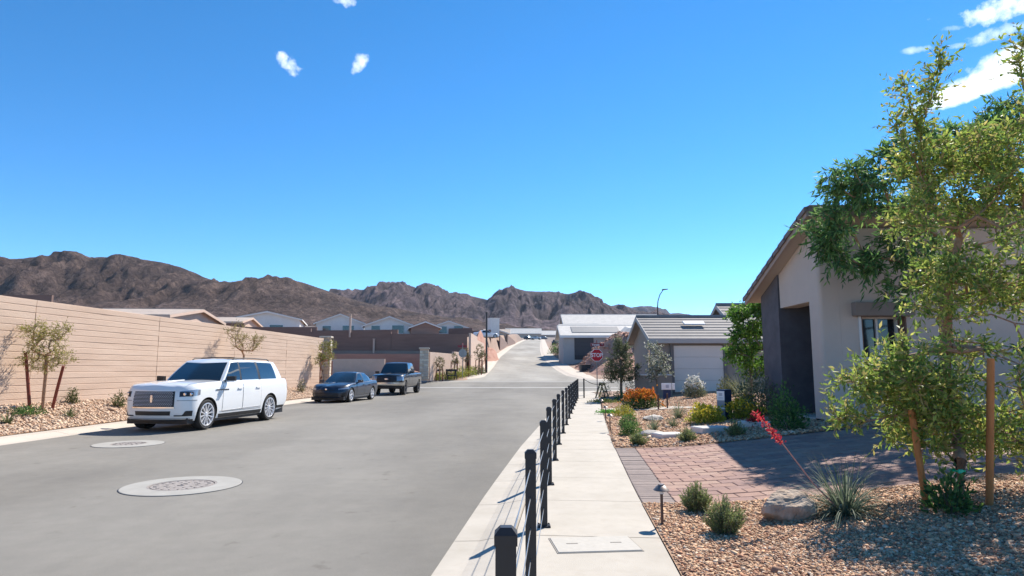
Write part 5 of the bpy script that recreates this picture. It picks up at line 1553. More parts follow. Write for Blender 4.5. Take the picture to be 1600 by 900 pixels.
# ---- rosemary pair and others
RSP = [(.21, .27, .09), (.28, .33, .12), (.14, .19, .07), (.36, .39, .17)]
for (px, py, rx, h, lab) in ((1089, 801, .19, .29, 'upright green rosemary bush at the driveway edge, behind its neighbour'), (1133, 836, .21, .32, 'upright green rosemary bush in the near gravel, front of the pair')):
    rosemary('rosemary', lab, G(px, py), rx, h, 150, RSP, 'rosemary bushes near the path light', per=46, ln=.032)
for (px, py, rx, h, lab) in ((997, 697, .22, .26, 'small dark green shrub beside the paver path nearest the walk'), (1073, 691, .24, .26, 'small dark green shrub between the white slabs'), (1150, 682, .24, .30, 'small shrub in the house shadow by the white block')):
    rosemary('low_shrub', lab, G(px, py), rx, h, 80, RSP, None, per=34, ln=.045)
for (px, py, rx, h, lab) in ((985, 682, .28, .35, 'fresh green rounded shrub, nearest of a row by the walk'), (981, 668, .30, .38, 'fresh green rounded shrub, middle of a row by the walk')):
    bush('green_shrub', lab, G(px, py), rx, h, 900, (.05, .025, [(.13, .24, .06), (.17, .28, .08), (.09, .17, .05)]))
bush('yellow_shrub', 'small yellow green shrub behind the green row', G(975, 652), .36, .36, 700, (.06, .03, [(.36, .34, .04), (.45, .40, .05), (.25, .28, .04)]))
bush('ground_cover', 'flat bright green ground cover patch by the path lights', G(951, 647), .42, .12, 600, (.06, .03, [(.10, .30, .05), (.14, .36, .07)]), cat='plant')
bush('orange_lantana', 'orange flowering lantana bush beside the garden path', G(1003, 640), .72, .80, 2600, (.075, .04, [(.07, .13, .03), (.10, .17, .04), (.05, .09, .03)]), flowers=(620, .075, .05, [(.70, .22, .03), (.75, .33, .05), (.62, .14, .03)]))
bush('yellow_lantana', 'yellow green lantana mound left of the blue pedestal', G(1103, 662), .52, .50, 1800, (.07, .036, [(.50, .50, .06), (.40, .44, .06), (.58, .54, .08), (.26, .32, .05)]), flowers=(260, .05, .035, [(.75, .60, .05), (.8, .66, .1)]))
bush('yellow_lantana', 'yellow lantana mound right of the blue pedestal', G(1163, 655), .48, .55, 1600, (.07, .036, [(.50, .46, .06), (.40, .40, .06), (.24, .28, .05)]), flowers=(420, .055, .04, [(.80, .58, .04), (.8, .66, .1)]))
blades('ornamental_grass', 'grey green grass tuft behind the slabs', G(1060, 655), 120, .62, .012, [(.14, .18, .10), (.20, .23, .13)], .9, .5)
blades('ornamental_grass', 'grey green grass tuft in front of the garden path', G(1052, 668), 90, .40, .012, [(.14, .18, .10), (.20, .23, .13)], .9, .5)
blades('ornamental_grass', 'loose grass tuft left of the flat grey rock', G(1022, 674), 110, .45, .012, [(.16, .2, .12), (.22, .25, .15)], 1.0, .5)
p = G(1019, 683); boulder('boulder', 'flat grey rock beside the first white slab', p, (.42, .24, .13), 8, M_ROCKG, 4)
p = G(1020, 658); boulder('boulder', 'pale rock below the orange lantana', p, (.36, .25, .14), 9, M_ROCKG, 4, .5)
# dark round bush in the house shade
bush('shade_shrub', 'dark rounded shrub in shade before the house entry', G(1232, 672), .42, .80, 1500, (.07, .035, GRN_D))
bush('silver_shrub', 'white flowering shrub in front of the pale garage door', G(1086, 622), .55, .85, 1300, (.09, .045, [(.16, .18, .10), (.24, .25, .16)]), flowers=(260, .08, .06, [(.78, .77, .72), (.7, .7, .64)]))
bush('silver_shrub', 'tall grey leaved shrub right of the blue pedestal', G(1182, 652), .62, 1.15, 1900, (.09, .035, [(.17, .20, .12), (.24, .26, .17), (.12, .15, .08)]))
blades('ornamental_grass', 'tall pale grass beside the grey leaved shrub', G(1165, 632), 160, 1.2, .016, [(.26, .28, .17), (.20, .23, .12)], .7, .45)
bush('olive_shrub', 'olive green shrub right of the garage door', G(1140, 622), .55, .75, 1100, (.09, .04, GRN_O))
bush('red_flower', 'low red flowering plant beside the yellow lantana', G(1182, 668), .22, .2, 240, (.05, .03, GRN_D), flowers=(90, .05, .04, [(.65, .03, .05)]), cat='plant')
# bright green tree by the near house
p = G(1172, 640)
tp = p.y / ray(1172, 640).y
A = np.concatenate([ell(1180, 500, 34, 24, tp, .6, 40), ell(1168, 535, 26, 24, tp, .5, 30), ell(1185, 560, 28, 26, tp, .5, 30), ell(1152, 555, 14, 8, tp, .3, 8), ell(1195, 480, 22, 14, tp, .4, 20), ell(1160, 490, 16, 9, tp, .3, 10)])
tree('tree', 'bright green bushy tree against the near house', p, [(0, 0, 0), (.05, 0, .7), (.1, .02, 1.3), (.16, 0, 1.9)], A, .06, (.12, .055, GRN_B), M_BARKG, twigs=6, twig_len=.3, per=8, droop=.1)
# trees around the stop sign and the garage
p = G(971, 626); tp = p.y / ray(971, 626).y
A = np.concatenate([ell(968, 570, 20, 26, tp, .75, 60), ell(968, 545, 11, 16, tp, .4, 22), ell(958, 585, 12, 12, tp, .4, 18), ell(984, 582, 14, 16, tp, .5, 24)])
tree('tree', 'grey green conical tree right of the stop sign', p, [(0, 0, 0), (0, 0, .7), (.02, 0, 1.3), (.02, 0, 2.0)], A, .07, (.11, .04, [(.12, .14, .075), (.17, .19, .10), (.08, .10, .05)]), M_BARKG, twigs=6, twig_len=.28, per=8)
bush('shade_shrub', 'low dark shrub at the foot of the conical tree', G(971, 627), .5, .45, 500, (.09, .04, GRN_D))
p = G(1027, 612, .4); p = Vector((7.0, 31.2, Hs(7.0, 31.2)))
tp = p.y / ray(1027, 612).y
A = np.concatenate([ell(1024, 560, 15, 22, tp, .6, 40), ell(1036, 575, 12, 14, tp, .4, 16), ell(1018, 585, 10, 12, tp, .4, 14)])
tree('tree', 'sparse silvery leaved tree against the taupe house corner', p, [(0, 0, 0), (0, 0, .8), (-.05, 0, 1.5)], A, .045, (.10, .05, [(.20, .22, .15), (.34, .35, .28), (.12, .15, .08), (.5, .5, .44)]), M_BARKG, twigs=5, twig_len=.3, per=6)
bush('corner_shrub', 'twiggy pale shrub beside the stop sign post', G(945, 622), .55, .8, 420, (.08, .035, [(.20, .23, .10), (.3, .32, .18)]))
bush('ground_cover', 'yellow green ground cover at the walk end by the stop sign', G(944, 630), .75, .16, 700, (.08, .04, [(.22, .26, .08), (.28, .3, .10)]), cat='plant')
bush('corner_shrub', 'green shrub right of the conical tree', G(992, 618), .6, .8, 500, (.09, .04, GRN_O))
# shrubs right of the uphill road
for i, (px, py, t, rx, h) in enumerate(((868, 553, 128, 1.6, 1.8), (880, 557, 112, 1.8, 2.0), (893, 560, 100, 1.6, 1.6), (873, 541, 150, 1.5, 3.0), (905, 562, 94, 1.2, 1.2))):
    p = PT(px, py, t); z = Hs(p.x, p.y)
    bush('roadside_shrub', ['leafy shrub left of the grey houses, farthest down the walk', 'dark shrub before the stepped roof house', 'dark low shrub beside the grey house corner', 'tall light green shrub at the left of the grey houses', 'small dry shrub near the dirt mound'][i], (p.x, p.y, z), rx, h, 420, (.3, .14, GRN_O if i % 2 else GRN_D), group='shrubs along the uphill walk')

# ---- left strip: staked tree, tree behind the suv, tree by the pillar
def left_pt(px, off):
    """point in the gravel strip, off metres in front of the wall"""
    a = (px - 800) / 1000 / CP; k = (WALL1.x - WALL0.x) / (WALL1.y - WALL0.y)
    y = (WALL0.x + off - WALL0.y * k) / (a - k)
    for _ in range(4):
        z = float(H0(a * y, y)); t = (y * CP + (z - CAM_Z) * SP); a = (px - 800) / 1000 * t / y
        y = (WALL0.x + off - WALL0.y * k) / (a - k)
    return Vector((a * y, y, float(H0(a * y, y))))
p = left_pt(66, .85); tp = p.y * CP + (p.z - CAM_Z) * SP
A = np.concatenate([ell(72, 540, 26, 24, tp, .45, 60), ell(60, 520, 14, 16, tp, .3, 20), ell(96, 520, 10, 14, tp, .25, 16), ell(50, 565, 12, 12, tp, .3, 14), ell(100, 560, 14, 10, tp, .3, 16), ell(76, 572, 22, 8, tp, .35, 18), ell(45, 515, 12, 6, tp, .2, 8)])
tree('tree', 'small staked tree in front of the left end of the block wall', p, [tuple(Vector(q) - p) for q in (p, PT(69, 610, tp), PT(72, 580, tp), PT(72, 555, tp))], A, .045, (.06, .022, [(.36, .33, .08), (.28, .27, .07), (.44, .39, .11), (.20, .21, .05)]), M_BARK, twigs=4, twig_len=.22, per=7)
def stake_l(px0, py0, px1, py1, label):
    b = left_pt(px0, .85 + (py0 - 644) * .06); t = b.y * CP + (b.z - CAM_Z) * SP; e = PT(px1, py1, t); d = e - b
    o = empty('tree_stake', b, 0, label, 'stake'); mb = MB(); mb.tube([(0, 0, -.05), tuple(d * .5), tuple(d)], [.045, .043, .04], 10); mb.build('pole', M_STAKR, o, sm=50)
stake_l(47, 640, 40, 551, 'dark red stake left of the small tree at the block wall')
stake_l(81, 642, 99, 572, 'dark red leaning stake right of the small tree at the block wall')
p = Vector((-12.6, 30.0, Hs(-12.6, 30.0))); tp = p.y / CP
A = np.concatenate([ell(383, 538, 24, 12, 29.8, .6, 36), ell(365, 520, 12, 12, 29.8, .4, 10), ell(402, 532, 10, 8, 29.8, .3, 8), ell(372, 512, 10, 6, 29.8, .3, 5)])
tree('tree', 'thin yellowish tree showing above the white suv roof', p, [(0, 0, 0), (.05, 0, .9), (.08, 0, 1.5), (.1, 0, 2.0)], A, .045, (.09, .028, [(.28, .24, .08), (.22, .19, .07), (.36, .30, .12)]), M_BARK, twigs=4, twig_len=.3, per=6, up=.5)
p = Vector((-12.0, 40.6, Hs(-12.0, 40.6)))
A = np.concatenate([ell(509, 552, 12, 16, 41, .5, 44), ell(502, 565, 10, 8, 41, .4, 12), ell(517, 540, 8, 6, 41, .3, 8)])
tree('tree', 'small yellow green tree in front of the stone pillar', p, [(0, 0, 0), (.02, 0, .8), (.05, 0, 1.3)], A, .06, (.10, .035, [(.26, .26, .06), (.20, .21, .05), (.32, .30, .09)]), M_BARK, twigs=5, twig_len=.28, per=7)
for (px, lab) in ((501, 'brown stake left of the tree at the stone pillar'), (519, 'brown stake right of the tree at the stone pillar')):
    q = PT(px, 560, 40.8); o = empty('tree_stake', (q.x, q.y, Hs(q.x, q.y)), 0, lab, 'stake'); mb = MB(); mb.tube([(0, 0, -.05), (0, 0, 1.0), (0, 0, 2.0)], .04, 8); mb.build('pole', M_STAKR, o)
for (px, py, rx, h, lab) in ((113, .4, .26, .5, 'small yellowish shrub at the wall joint'), (184, 1.0, .30, .5, 'dark shrub just left of the white suv bumper'), (470, .9, .40, .8, 'twiggy shrub at the curb left of the sedan')):
    bush('strip_shrub', lab, left_pt(px, py), rx, h, 420, (.07, .03, GRN_O), shape='upright')
for (px, py, n, ln, lab) in ((108, 1.5, 40, .38, 'small spiky plant in the gravel near the curb'), (12, 1.6, 50, .34, 'spiky grey plant at the far left of the gravel')):
    blades('spiky_plant', lab, left_pt(px, py), n, ln, .03, [(.11, .14, .06), (.16, .18, .09)], 1.0, .3, 'plant')
bush('low_shrub', 'flat dark green shrub at the foot of the left stake', left_pt(40, 1.1), .42, .26, 600, (.06, .03, GRN_D))

# ---- garden at the far corner
YG = [(.30, .34, .06), (.24, .30, .05), (.38, .38, .08)]
for i, (px, t, ht, lab) in enumerate(((687, 58.5, 2.7, 'young staked tree nearest the corner pillar'), (710, 60.5, 2.4, 'second young tree from the corner pillar'), (728, 63, 2.9, 'third young tree from the corner pillar beside the signpost'), (748, 66, 3.2, 'dark young tree at the end of the far garden'), (754, 69, 2.4, 'small leafy tree behind the last garden tree'))):
    q = PT(px, 560, t); z = Hs(q.x, q.y); b = Vector((q.x, q.y, z))
    A = ellw((q.x, q.y, z + ht * .74), .42, .42, ht * .26, 26)
    tree('tree', lab, b, [(0, 0, 0), (0, 0, ht * .3), (.02, 0, ht * .55)], A, .05, (.14, .05, [(.12, .12, .05), (.16, .15, .06), (.09, .09, .04)]), M_BARK, twigs=4, twig_len=.25, per=5, group='young trees of the far corner garden')
    for dx in (-.3, .3):
        o = empty('tree_stake', (q.x + dx, q.y - .05, z), 0, '%s stake of the %s' % ('left' if dx < 0 else 'right', lab), 'stake', 'stakes in the far garden'); mb = MB(); mb.tube([(0, 0, -.05), (0, 0, .8), (0, 0, 1.6)], .045, 6); mb.build('pole', M_STAKR, o)
for i, (px, t, rx, h) in enumerate(((682, 59, .5, .7), (697, 59.6, .7, .8), (705, 60, .8, 1.0), (717, 61.5, .8, 1.0), (724, 63, .8, 1.0), (735, 64, .8, 1.1), (742, 66, .7, 1.0), (752, 68, .6, .8))):
    q = PT(px, 560, t); bush('garden_shrub', '%s shrub of the far garden row counted from the corner pillar' % ['first yellow green', 'second yellow green', 'third yellow green', 'fourth yellow green', 'fifth yellow green', 'sixth yellow green', 'seventh', 'last'][i], (q.x, q.y, Hs(q.x, q.y)), rx, h, 380, (.16, .06, YG if i < 6 else GRN_O), group='shrubs of the far corner garden')
ORD = ['number %s' % w for w in 'one two three four five six seven eight nine ten eleven twelve thirteen fourteen fifteen sixteen seventeen eighteen nineteen twenty'.split()] + ['late'] * 10
ntuft = 0
for i in range(18):
    f = i / 17; q = PT(700 + 55 * f + RNG.uniform(-4, 4), 575, 58.5 + 12 * f + RNG.uniform(-.8, .8))
    if float(in_road(q.x, q.y)) > -1.7: continue
    bush('bed_plant', 'small brown tuft in the far corner garden, %s from the left' % ORD[ntuft], (q.x, q.y, Hs(q.x, q.y)), .25, .3, 60, (.14, .05, [(.14, .09, .05), (.2, .15, .08)]), group='tufts in the far garden bed', stems=4, cat='plant')
    ntuft += 1
# ------------------------------------------------------------------ street furniture
M_FENCE = mat('black_powder_coat', (.012, .012, .015), .45, spec=.5)
M_CABLE = mat('steel_cable', (.55, .54, .52), .35, metal=.8)
_fx = [(0, -.17), (2.2, -.02), (4.25, .12), (6.65, .32), (9.0, .52)]
def fence_x(y): return float(np.interp(y, [p[0] for p in _fx], [p[1] for p in _fx])) if y < 9 else float(RE(y)) + .80 + .02 * max(0, 9.5 - y)
fence = empty('cable_fence', (fence_x(2.2), 2.2, 0), 0, 'black post and cable fence along the sidewalk', 'fence')
fo = Vector((fence_x(2.2), 2.2, 0))
fys = [2.2, 4.25] + [6.65 + 2.35 * k for k in range(13)]
PH = 1.045
pm = None
for y in fys:
    x = fence_x(y)
    if pm is None:
        mb = MB(); w = .034
        mb.box((0, 0, PH / 2 - .03), (2 * w, 2 * w, PH - .04), bev=.006); pm = mb.build('post', M_FENCE, fence); cm = MB()
        c0 = w + .004
        cm.hull([(-c0, -c0, PH - .055), (c0, -c0, PH - .055), (c0, c0, PH - .055), (-c0, c0, PH - .055)], [(-c0, -c0, PH - .022), (c0, -c0, PH - .022), (c0, c0, PH - .022), (-c0, c0, PH - .022)])
        c1 = w * .55
        cm.hull([(-c0, -c0, PH - .0215), (c0, -c0, PH - .0215), (c0, c0, PH - .0215), (-c0, c0, PH - .0215)], [(-c1, -c1, PH), (c1, -c1, PH), (c1, c1, PH), (-c1, c1, PH)])
        co = cm.build('cap', M_FENCE, pm)
        bm_ = MB(); bm_.box((0, 0, .008), (.13, .13, .014), bev=.004)
        for sx in (-1, 1):
            for sy in (-1, 1): bm_.lathe([(.009, .014), (.009, .024), (.001, .026)], 6, c=(sx * .05, sy * .05, 0))
        bo = bm_.build('base_plate', M_FENCE, pm)
        o = pm
    else: o = clone(pm, fence)
    o.location = Vector((x, y, 0)) - fo
for z in (.18, .37, .56, .75, .93):
    mb = MB(); mb.tube([(fence_x(y) - fo.x, y - fo.y, z - (.004 if k % 2 else 0)) for k, y in enumerate(fys)], .0032, 5); mb.build('cable', M_CABLE, fence)
# end post and drooping chain with barrier
ex, ey = float(RE(35.6)) + 1.12, 35.6
ep = empty('chain_barrier', (ex, ey, 0), 0, 'black end post with a drooping chain closing the walk at the crossing', 'barrier')
mb = MB(); mb.box((0, 0, .53), (.07, .07, 1.06), bev=.006); mb.build('post', M_FENCE, ep)
ch = [(0 + .9 * f, .3 * f, 1.02 - .28 * math.sin(math.pi * f * .62)) for f in [k / 14 for k in range(15)]]
mb = MB(); mb.tube(ch, .018, 5); mb.build('chain', M_FENCE, ep)
def a_frame(loc, rz, label, s=1.0):
    o = empty('a_frame_barricade', loc, rz, label, 'barricade', 'black barricades at the crossing')
    for x in (-.45, .45):
        for sg in (-1, 1):
            mb = MB(); mb.tube([(x * s, sg * .32 * s, 0), (x * s, sg * .03 * s, .95 * s)], .045 * s, 5); mb.build('leg', M_FENCE, o)
    mb = MB(); mb.box((0, 0, .90 * s), (1.1 * s, .1, .2 * s), bev=.01); mb.build('rail', M_FENCE, o)
    mb = MB(); mb.box((0, -.2, .4 * s), (1.0 * s, .04, .1 * s), bev=.01); mb.build('rail', M_FENCE, o)
    return o
a_frame((ex + 1.05, ey + .4, 0), 1.2, 'black barricade at the end of the chain by the stop sign', .85)
for px, t, lab in ((677, 57.8, 'black barricade below the corner pillar'), (704, 58.6, 'black barricade at the curb of the far garden')):
    q = PT(px, 580, t); a_frame((q.x, CY1 + .9, float(g(CY1 + .9))), .4, lab, .95)

# manholes
M_IRON = mat('cast_iron', (.31, .275, .25), .8, var=.25, vscale=30, bump=.5, bscale=60, metal=.2)
M_RING = mat('concrete_collar', (.31, .295, .265), .9, col2=(.38, .365, .33), vscale=3, bump=.15, bscale=80)
def manhole(px, py, ro, ri, label, letter):
    p = PZ(px, py, ROADZ); o = empty('manhole', (p.x, p.y, ROADZ), 0, label, 'manhole')
    mb = MB(); mb.lathe([(ro + .012, -.03), (ro + .012, .003), (ro - .0, .003)], 64, cap=False); mb.build('seam', M_BLK, o)
    mb = MB(); mb.lathe([(ri + .03, .0), (ri + .03, .0135), (ro - .01, .012), (ro, .008), (ro, -.02)], 64, cap=False); mb.build('collar', M_RING, o)
    mb = MB(); mb.lathe([(.001, .004), (ri - .012, .005)], 48, cap=False); mb.lathe([(ri, .0), (ri, .012), (ri + .028, .012), (ri + .028, 0)], 48, cap=False); mb.build('frame', M_IRON, o)
    cv = MB(); cv.lathe([(.001, .0105), (ri - .02, .0105), (ri - .02, .0)], 48, cap=False); cvo = cv.build('cover', M_IRON, o)
    lug = MB()
    for r_ in (ri * .5, ri * .82):
        n_ = int(r_ * 60)
        for k in range(n_):
            a = 2 * math.pi * k / n_; lug.box((r_ * math.cos(a), r_ * math.sin(a), .013), (.045, .022, .006), a)
    lug.build('tread_lugs', M_IRON, cvo)
    cu = bpy.data.curves.new('cover_letter', 'FONT'); cu.body = letter; cu.size = .24; cu.extrude = .004; cu.align_x = 'CENTER'; cu.align_y = 'CENTER'
    to = bpy.data.objects.new('t', cu); COL.objects.link(to); dg = bpy.context.evaluated_depsgraph_get(); me = bpy.data.meshes.new_from_object(to.evaluated_get(dg)); bpy.data.objects.remove(to)
    lo = link('cover_letter', me, M_IRON, cvo, (0, 0, .014)); return o
manhole(285, 759, .78, .42, 'near round manhole with a wide pale concrete collar in the road', 'S')
manhole(201, 694, .70, .33, 'farther manhole with pale collar in front of the white suv', 'S')
# lid in the walk
lid = empty('utility_cover', (.74, 5.98, .001), .1, 'rectangular utility lid set in the near sidewalk', 'lid')
mb = MB(); mb.box((0, 0, .0), (.76, .50, .008), bev=.002); mb.build('rim', mat('lid_gap', (.29, .26, .22), .9), lid)
mb = MB(); mb.box((0, 0, .004), (.735, .475, .012), bev=.003); mb.build('cover', mat('polymer_lid', (.44, .41, .36), .85, var=.06, vscale=20), lid)
for x in (-.2, .2): mb = MB(); mb.box((x, .02, .0105), (.10, .022, .004)); mb.build('pull_slot', MATS['lid_gap'], lid)

# path lights
M_BRZ = mat('bronze', (.10, .065, .055), .5, metal=.5)
def path_light(p, h, label):
    o = empty('path_light', p, 0, label, 'path light', 'path lights along the sidewalk')
    mb = MB(); mb.tube([(0, 0, -.03), (0, 0, h - .03)], .014, 10); mb.build('stem', M_BRZ, o, sm=50)
    mb = MB(); mb.lathe([(.03, h + .035), (.032, h + .022), (.045, h + .018), (.082, h - .025), (.078, h - .028), (.02, h - .005)], 24); mb.build('hat', mat('bronze_hat', (.22, .18, .16), .45, metal=.5), o, sm=50)
    mb = MB(); mb.lathe([(.022, h - .06), (.022, h - .004)], 12); mb.build('lamp', M_FASC, o)
path_light(G(1035, 822), .375, 'bronze path light with a cone hat, nearest the camera')
path_light(G(953.5, 675), .42, 'bronze path light, second along the walk')
path_light(G(946.5, 657.5), .42, 'bronze path light, third along the walk')
path_light(G(940, 643), .42, 'bronze path light, farthest along the walk')
for px, py, lab in ((1029, 642, 'thin dark garden post right of the orange lantana'), (1043, 640, 'thin dark garden post left of the grass tuft')):
    p = G(px, py); o = empty('garden_post', p, 0, lab, 'post'); mb = MB(); mb.box((0, 0, .28), (.05, .05, .56), bev=.008); mb.build('shaft', M_BRZ, o); mb = MB(); mb.box((0, 0, .57), (.06, .06, .03), bev=.006); mb.build('cap', M_BRZ, o)

# white slabs in the bed
M_SLAB = mat('white_slab', (.66, .63, .59), .85, col2=(.56, .50, .45), vscale=2.5, bump=.2, bscale=60)
for px, py, ln, wd, h, rz, lab in ((1046, 685, .66, .44, .15, .35, 'pale concrete slab step in the bed, first from the walk'), (1112, 676, .80, .50, .17, .30, 'pale concrete slab step in the bed, second from the walk'), (1180, 668, .72, .32, .17, -.55, 'white block lying in the house shadow')):
    p = G(px, py); o = empty('stone_slab', p, rz, lab, 'slab')
    mb = MB(); mb.box((0, 0, h / 2 - .03), (ln, wd, h), bev=.02); mb.build('slab', M_SLAB, o)

# signs
def text_mesh(body, size, m, parent, loc, rot, ext=.003, bold=True, name='lettering', sx=1.0):
    cu = bpy.data.curves.new(name, 'FONT'); cu.body = body; cu.size = size; cu.extrude = ext; cu.align_x = 'CENTER'; cu.align_y = 'CENTER'
    if bold: cu.offset = size * .022
    to = bpy.data.objects.new('t', cu); COL.objects.link(to); dg = bpy.context.evaluated_depsgraph_get(); me = bpy.data.meshes.new_from_object(to.evaluated_get(dg)); bpy.data.objects.remove(to)
    o = link(name, me, m, parent, loc); o.rotation_euler = rot; o.scale = (sx, 1, 1); return o
M_SRED = mat('sign_red', (.48, .012, .022), .45, spec=.4)
M_SWHT = mat('sign_white', (.80, .80, .80), .5)
M_GALV = mat('galvanised', (.30, .29, .28), .5, metal=.7)
M_SBRN = mat('street_sign_maroon', (.20, .012, .02), .45)
def octo(r, y0, y1, cz):
    return [[(r * math.cos(R(22.5 + 45 * k)), y, cz + r * math.sin(R(22.5 + 45 * k))) for k in range(8)] for y in (y0, y1)]
def stop_sign(loc, rz, label, street, face=True):
    o = empty('stop_sign', loc, rz, label, 'stop sign')
    mb = MB(); mb.box((0, .03, 1.6), (.05, .05, 3.3)); mb.build('post', M_GALV, o)
    cz = 2.42
    a, b = octo(.415, -.004, .004, cz); mb = MB(); mb.hull(a, b); pl = mb.build('plate', M_SWHT if face else M_GALV, o)
    a, b = octo(.385, -.0075, -.005, cz); mb = MB(); mb.hull(a, b); mb.build('red_face', M_SRED, pl)
    text_mesh('STOP', .34, M_SWHT, pl, (0, -.010, cz - .005), (R(90), 0, 0), .001, sx=.86)
    for zz in (cz + .3, cz - .3): mb = MB(); mb.lathe([(.012, -.011), (.012, -.006)], 8, axis='y', c=(0, 0, zz)); mb.build('bolt', M_GALV, pl)
    mb = MB(); mb.box((.05, 0, 3.08), (.86, .012, .2), bev=.004); sp = mb.build('street_plate', M_SBRN, o)
    mb = MB()
    for (x, z, ww, hh) in ((.05, 3.172, .84, .008), (.05, 2.988, .84, .008), (-.372, 3.08, .008, .19), (.472, 3.08, .008, .19)): mb.box((x, -.0075, z), (ww, .003, hh))
    mb.build('street_plate_border', mat('sign_pink_edge', (.6, .35, .36), .5), sp)
    text_mesh(street, .17, M_SWHT, sp, (-.06, -.009, 3.075), (R(90), 0, 0), .001)
    text_mesh('ST', .07, M_SWHT, sp, (.36, -.009, 3.11), (R(90), 0, 0), .001)
    mb = MB(); mb.box((0, .02, 3.26), (.012, .5, .2), bev=.004); mb.build('cross_plate', M_SBRN, o)
    return o
sp_ = PT(932.5, 555, 40.2)
stop_sign((sp_.x, sp_.y, Hs(sp_.x, sp_.y) - (2.42 + Hs(sp_.x, sp_.y) - sp_.z)), 0, 'red octagonal stop sign with maroon street name plate at the crossing', 'Verada')
q = PT(723, 552, 60.5); stop_sign((q.x, q.y, q.z - 2.42), math.pi - .1, 'back of a stop sign in the far corner garden', 'Verada', face=False)

M_BLUE = mat('navy_panel', (.012, .035, .10), .45, spec=.4)
M_PAPER = mat('printed_panel', (.74, .74, .74), .6, col2=(.58, .60, .64), vscale=14)
def pedestal(p, h, w, rz, label):
    o = empty('sign_pedestal', p, rz, label, 'sign')
    mb = MB(); mb.box((0, 0, h / 2 - .05), (w * .8, w * .9, h + .1), bev=.012); mb.build('column', M_BLUE, o)
    mb = MB(); mb.box((0, -w * .455, h * .36), (w * .74, .012, h * .62)); mb.build('front_panel', mat('grey_panel', (.30, .30, .33), .6), o)
    mb = MB(); mb.box((0, -w * .46, h * .80), (w * .74, .016, h * .30), bev=.003); pp = mb.build('printed_sheet', M_SWHT, o)
    mb = MB()
    mb.box((0, -w * .46 - .0095, h * .84), (w * .34, .003, h * .10)); mb.box((0, -w * .46 - .0095, h * .74), (w * .5, .003, h * .015)); mb.box((0, -w * .46 - .0095, h * .70), (w * .5, .003, h * .012))
    mb.build('printed_lines', mat('print_grey', (.45, .47, .52), .6), pp)
    mb = MB(); mb.box((0, -w * .46, h * .40), (w * .74, .016, h * .05)); mb.build('white_band', M_SWHT, o)
pedestal(G(1133, 657), .82, .32, -.95, 'navy pedestal sign with white top sheet among the yellow lantanas')
p = PT(1042, 617, 29.5); p.z = Hs(p.x, p.y)
o = empty('sign_pedestal', p, 0, 'low navy lectern sign left of the garage door', 'sign')
mb = MB(); mb.box((0, 0, .24), (.34, .14, .52), bev=.01); mb.build('column', M_BLUE, o)
mb = MB(); mb.box((-.03, -.09, .58), (.46, .05, .30), bev=.01); mb.build('sheet_board', M_SWHT, o)
mb = MB(); mb.box((.0, -.118, .58), (.14, .006, .14)); mb.build('printed_lines', MATS['print_grey'], o)
mb = MB(); mb.box((.30, -.09, .58), (.12, .05, .30), bev=.01); mb.build('side_board', M_SWHT, o)
# dark box on the dirt
q = PT(914, 571, 71); o = empty('utility_box', (q.x, q.y, Hs(q.x, q.y)), .2, 'dark utility box standing on the red dirt', 'utility box')
mb = MB(); mb.box((0, 0, .35), (1.1, .7, .75), bev=.03); mb.build('cabinet', M_DARK, o); mb = MB(); mb.box((0, 0, .75), (1.16, .76, .06), bev=.02); mb.build('lid', M_BRZ, o)

# street lights
def street_light(loc, h, arm, label, rz=0.0):
    o = empty('street_light', loc, rz, label, 'street light')
    mb = MB(); mb.tube([(0, 0, 0), (0, 0, h * .5), (0, 0, h * .8)], [.11, .09, .07], 10); mb.build('pole', M_BRZ, o, sm=50)
    if arm:
        mb = MB(); mb.tube([(0, 0, h * .8), (.06, 0, h * .87), (.25, 0, h * .94), (.6, 0, h)], [.055, .05, .045, .04], 8); mb.build('arm', M_BRZ, o, sm=50)
        mb = MB(); mb.hull([(.5, -.12, h - .06), (.5, .12, h - .06), (.5, .12, h + .06), (.5, -.12, h + .06)], [(1.05, -.07, h + .02), (1.05, .07, h + .02), (1.05, .07, h + .09), (1.05, -.07, h + .09)]); mb.build('lamp_head', M_BRZ, o)
    mb = MB(); mb.lathe([(.2, 0), (.2, .3), (.12, .45)], 12); mb.build('base', M_BRZ, o)
q = PT(1028, 500, 62); zt = CAM_Z + 62 * ray(1030, 452).z; gz_ = Hs(q.x, q.y)
street_light((q.x, q.y, gz_), zt - gz_, True, 'dark street light with curved arm behind the taupe house')
q = PT(760, 580, 70); gz_ = Hs(q.x, q.y); zt = CAM_Z + 70 * ray(760, 488).z
o = empty('street_pole', (q.x, q.y, gz_), 0, 'plain dark street pole at the left of the uphill road', 'pole')
mb = MB(); mb.tube([(0, 0, -.2), (0, 0, 3), (0, 0, zt - gz_)], [.12, .11, .09], 8); mb.build('shaft', M_DARK, o); mb = MB(); mb.lathe([(.12, zt - gz_ - .05), (.12, zt - gz_ + .08), (.02, zt - gz_ + .15)], 10); mb.build('cap', M_DARK, o)
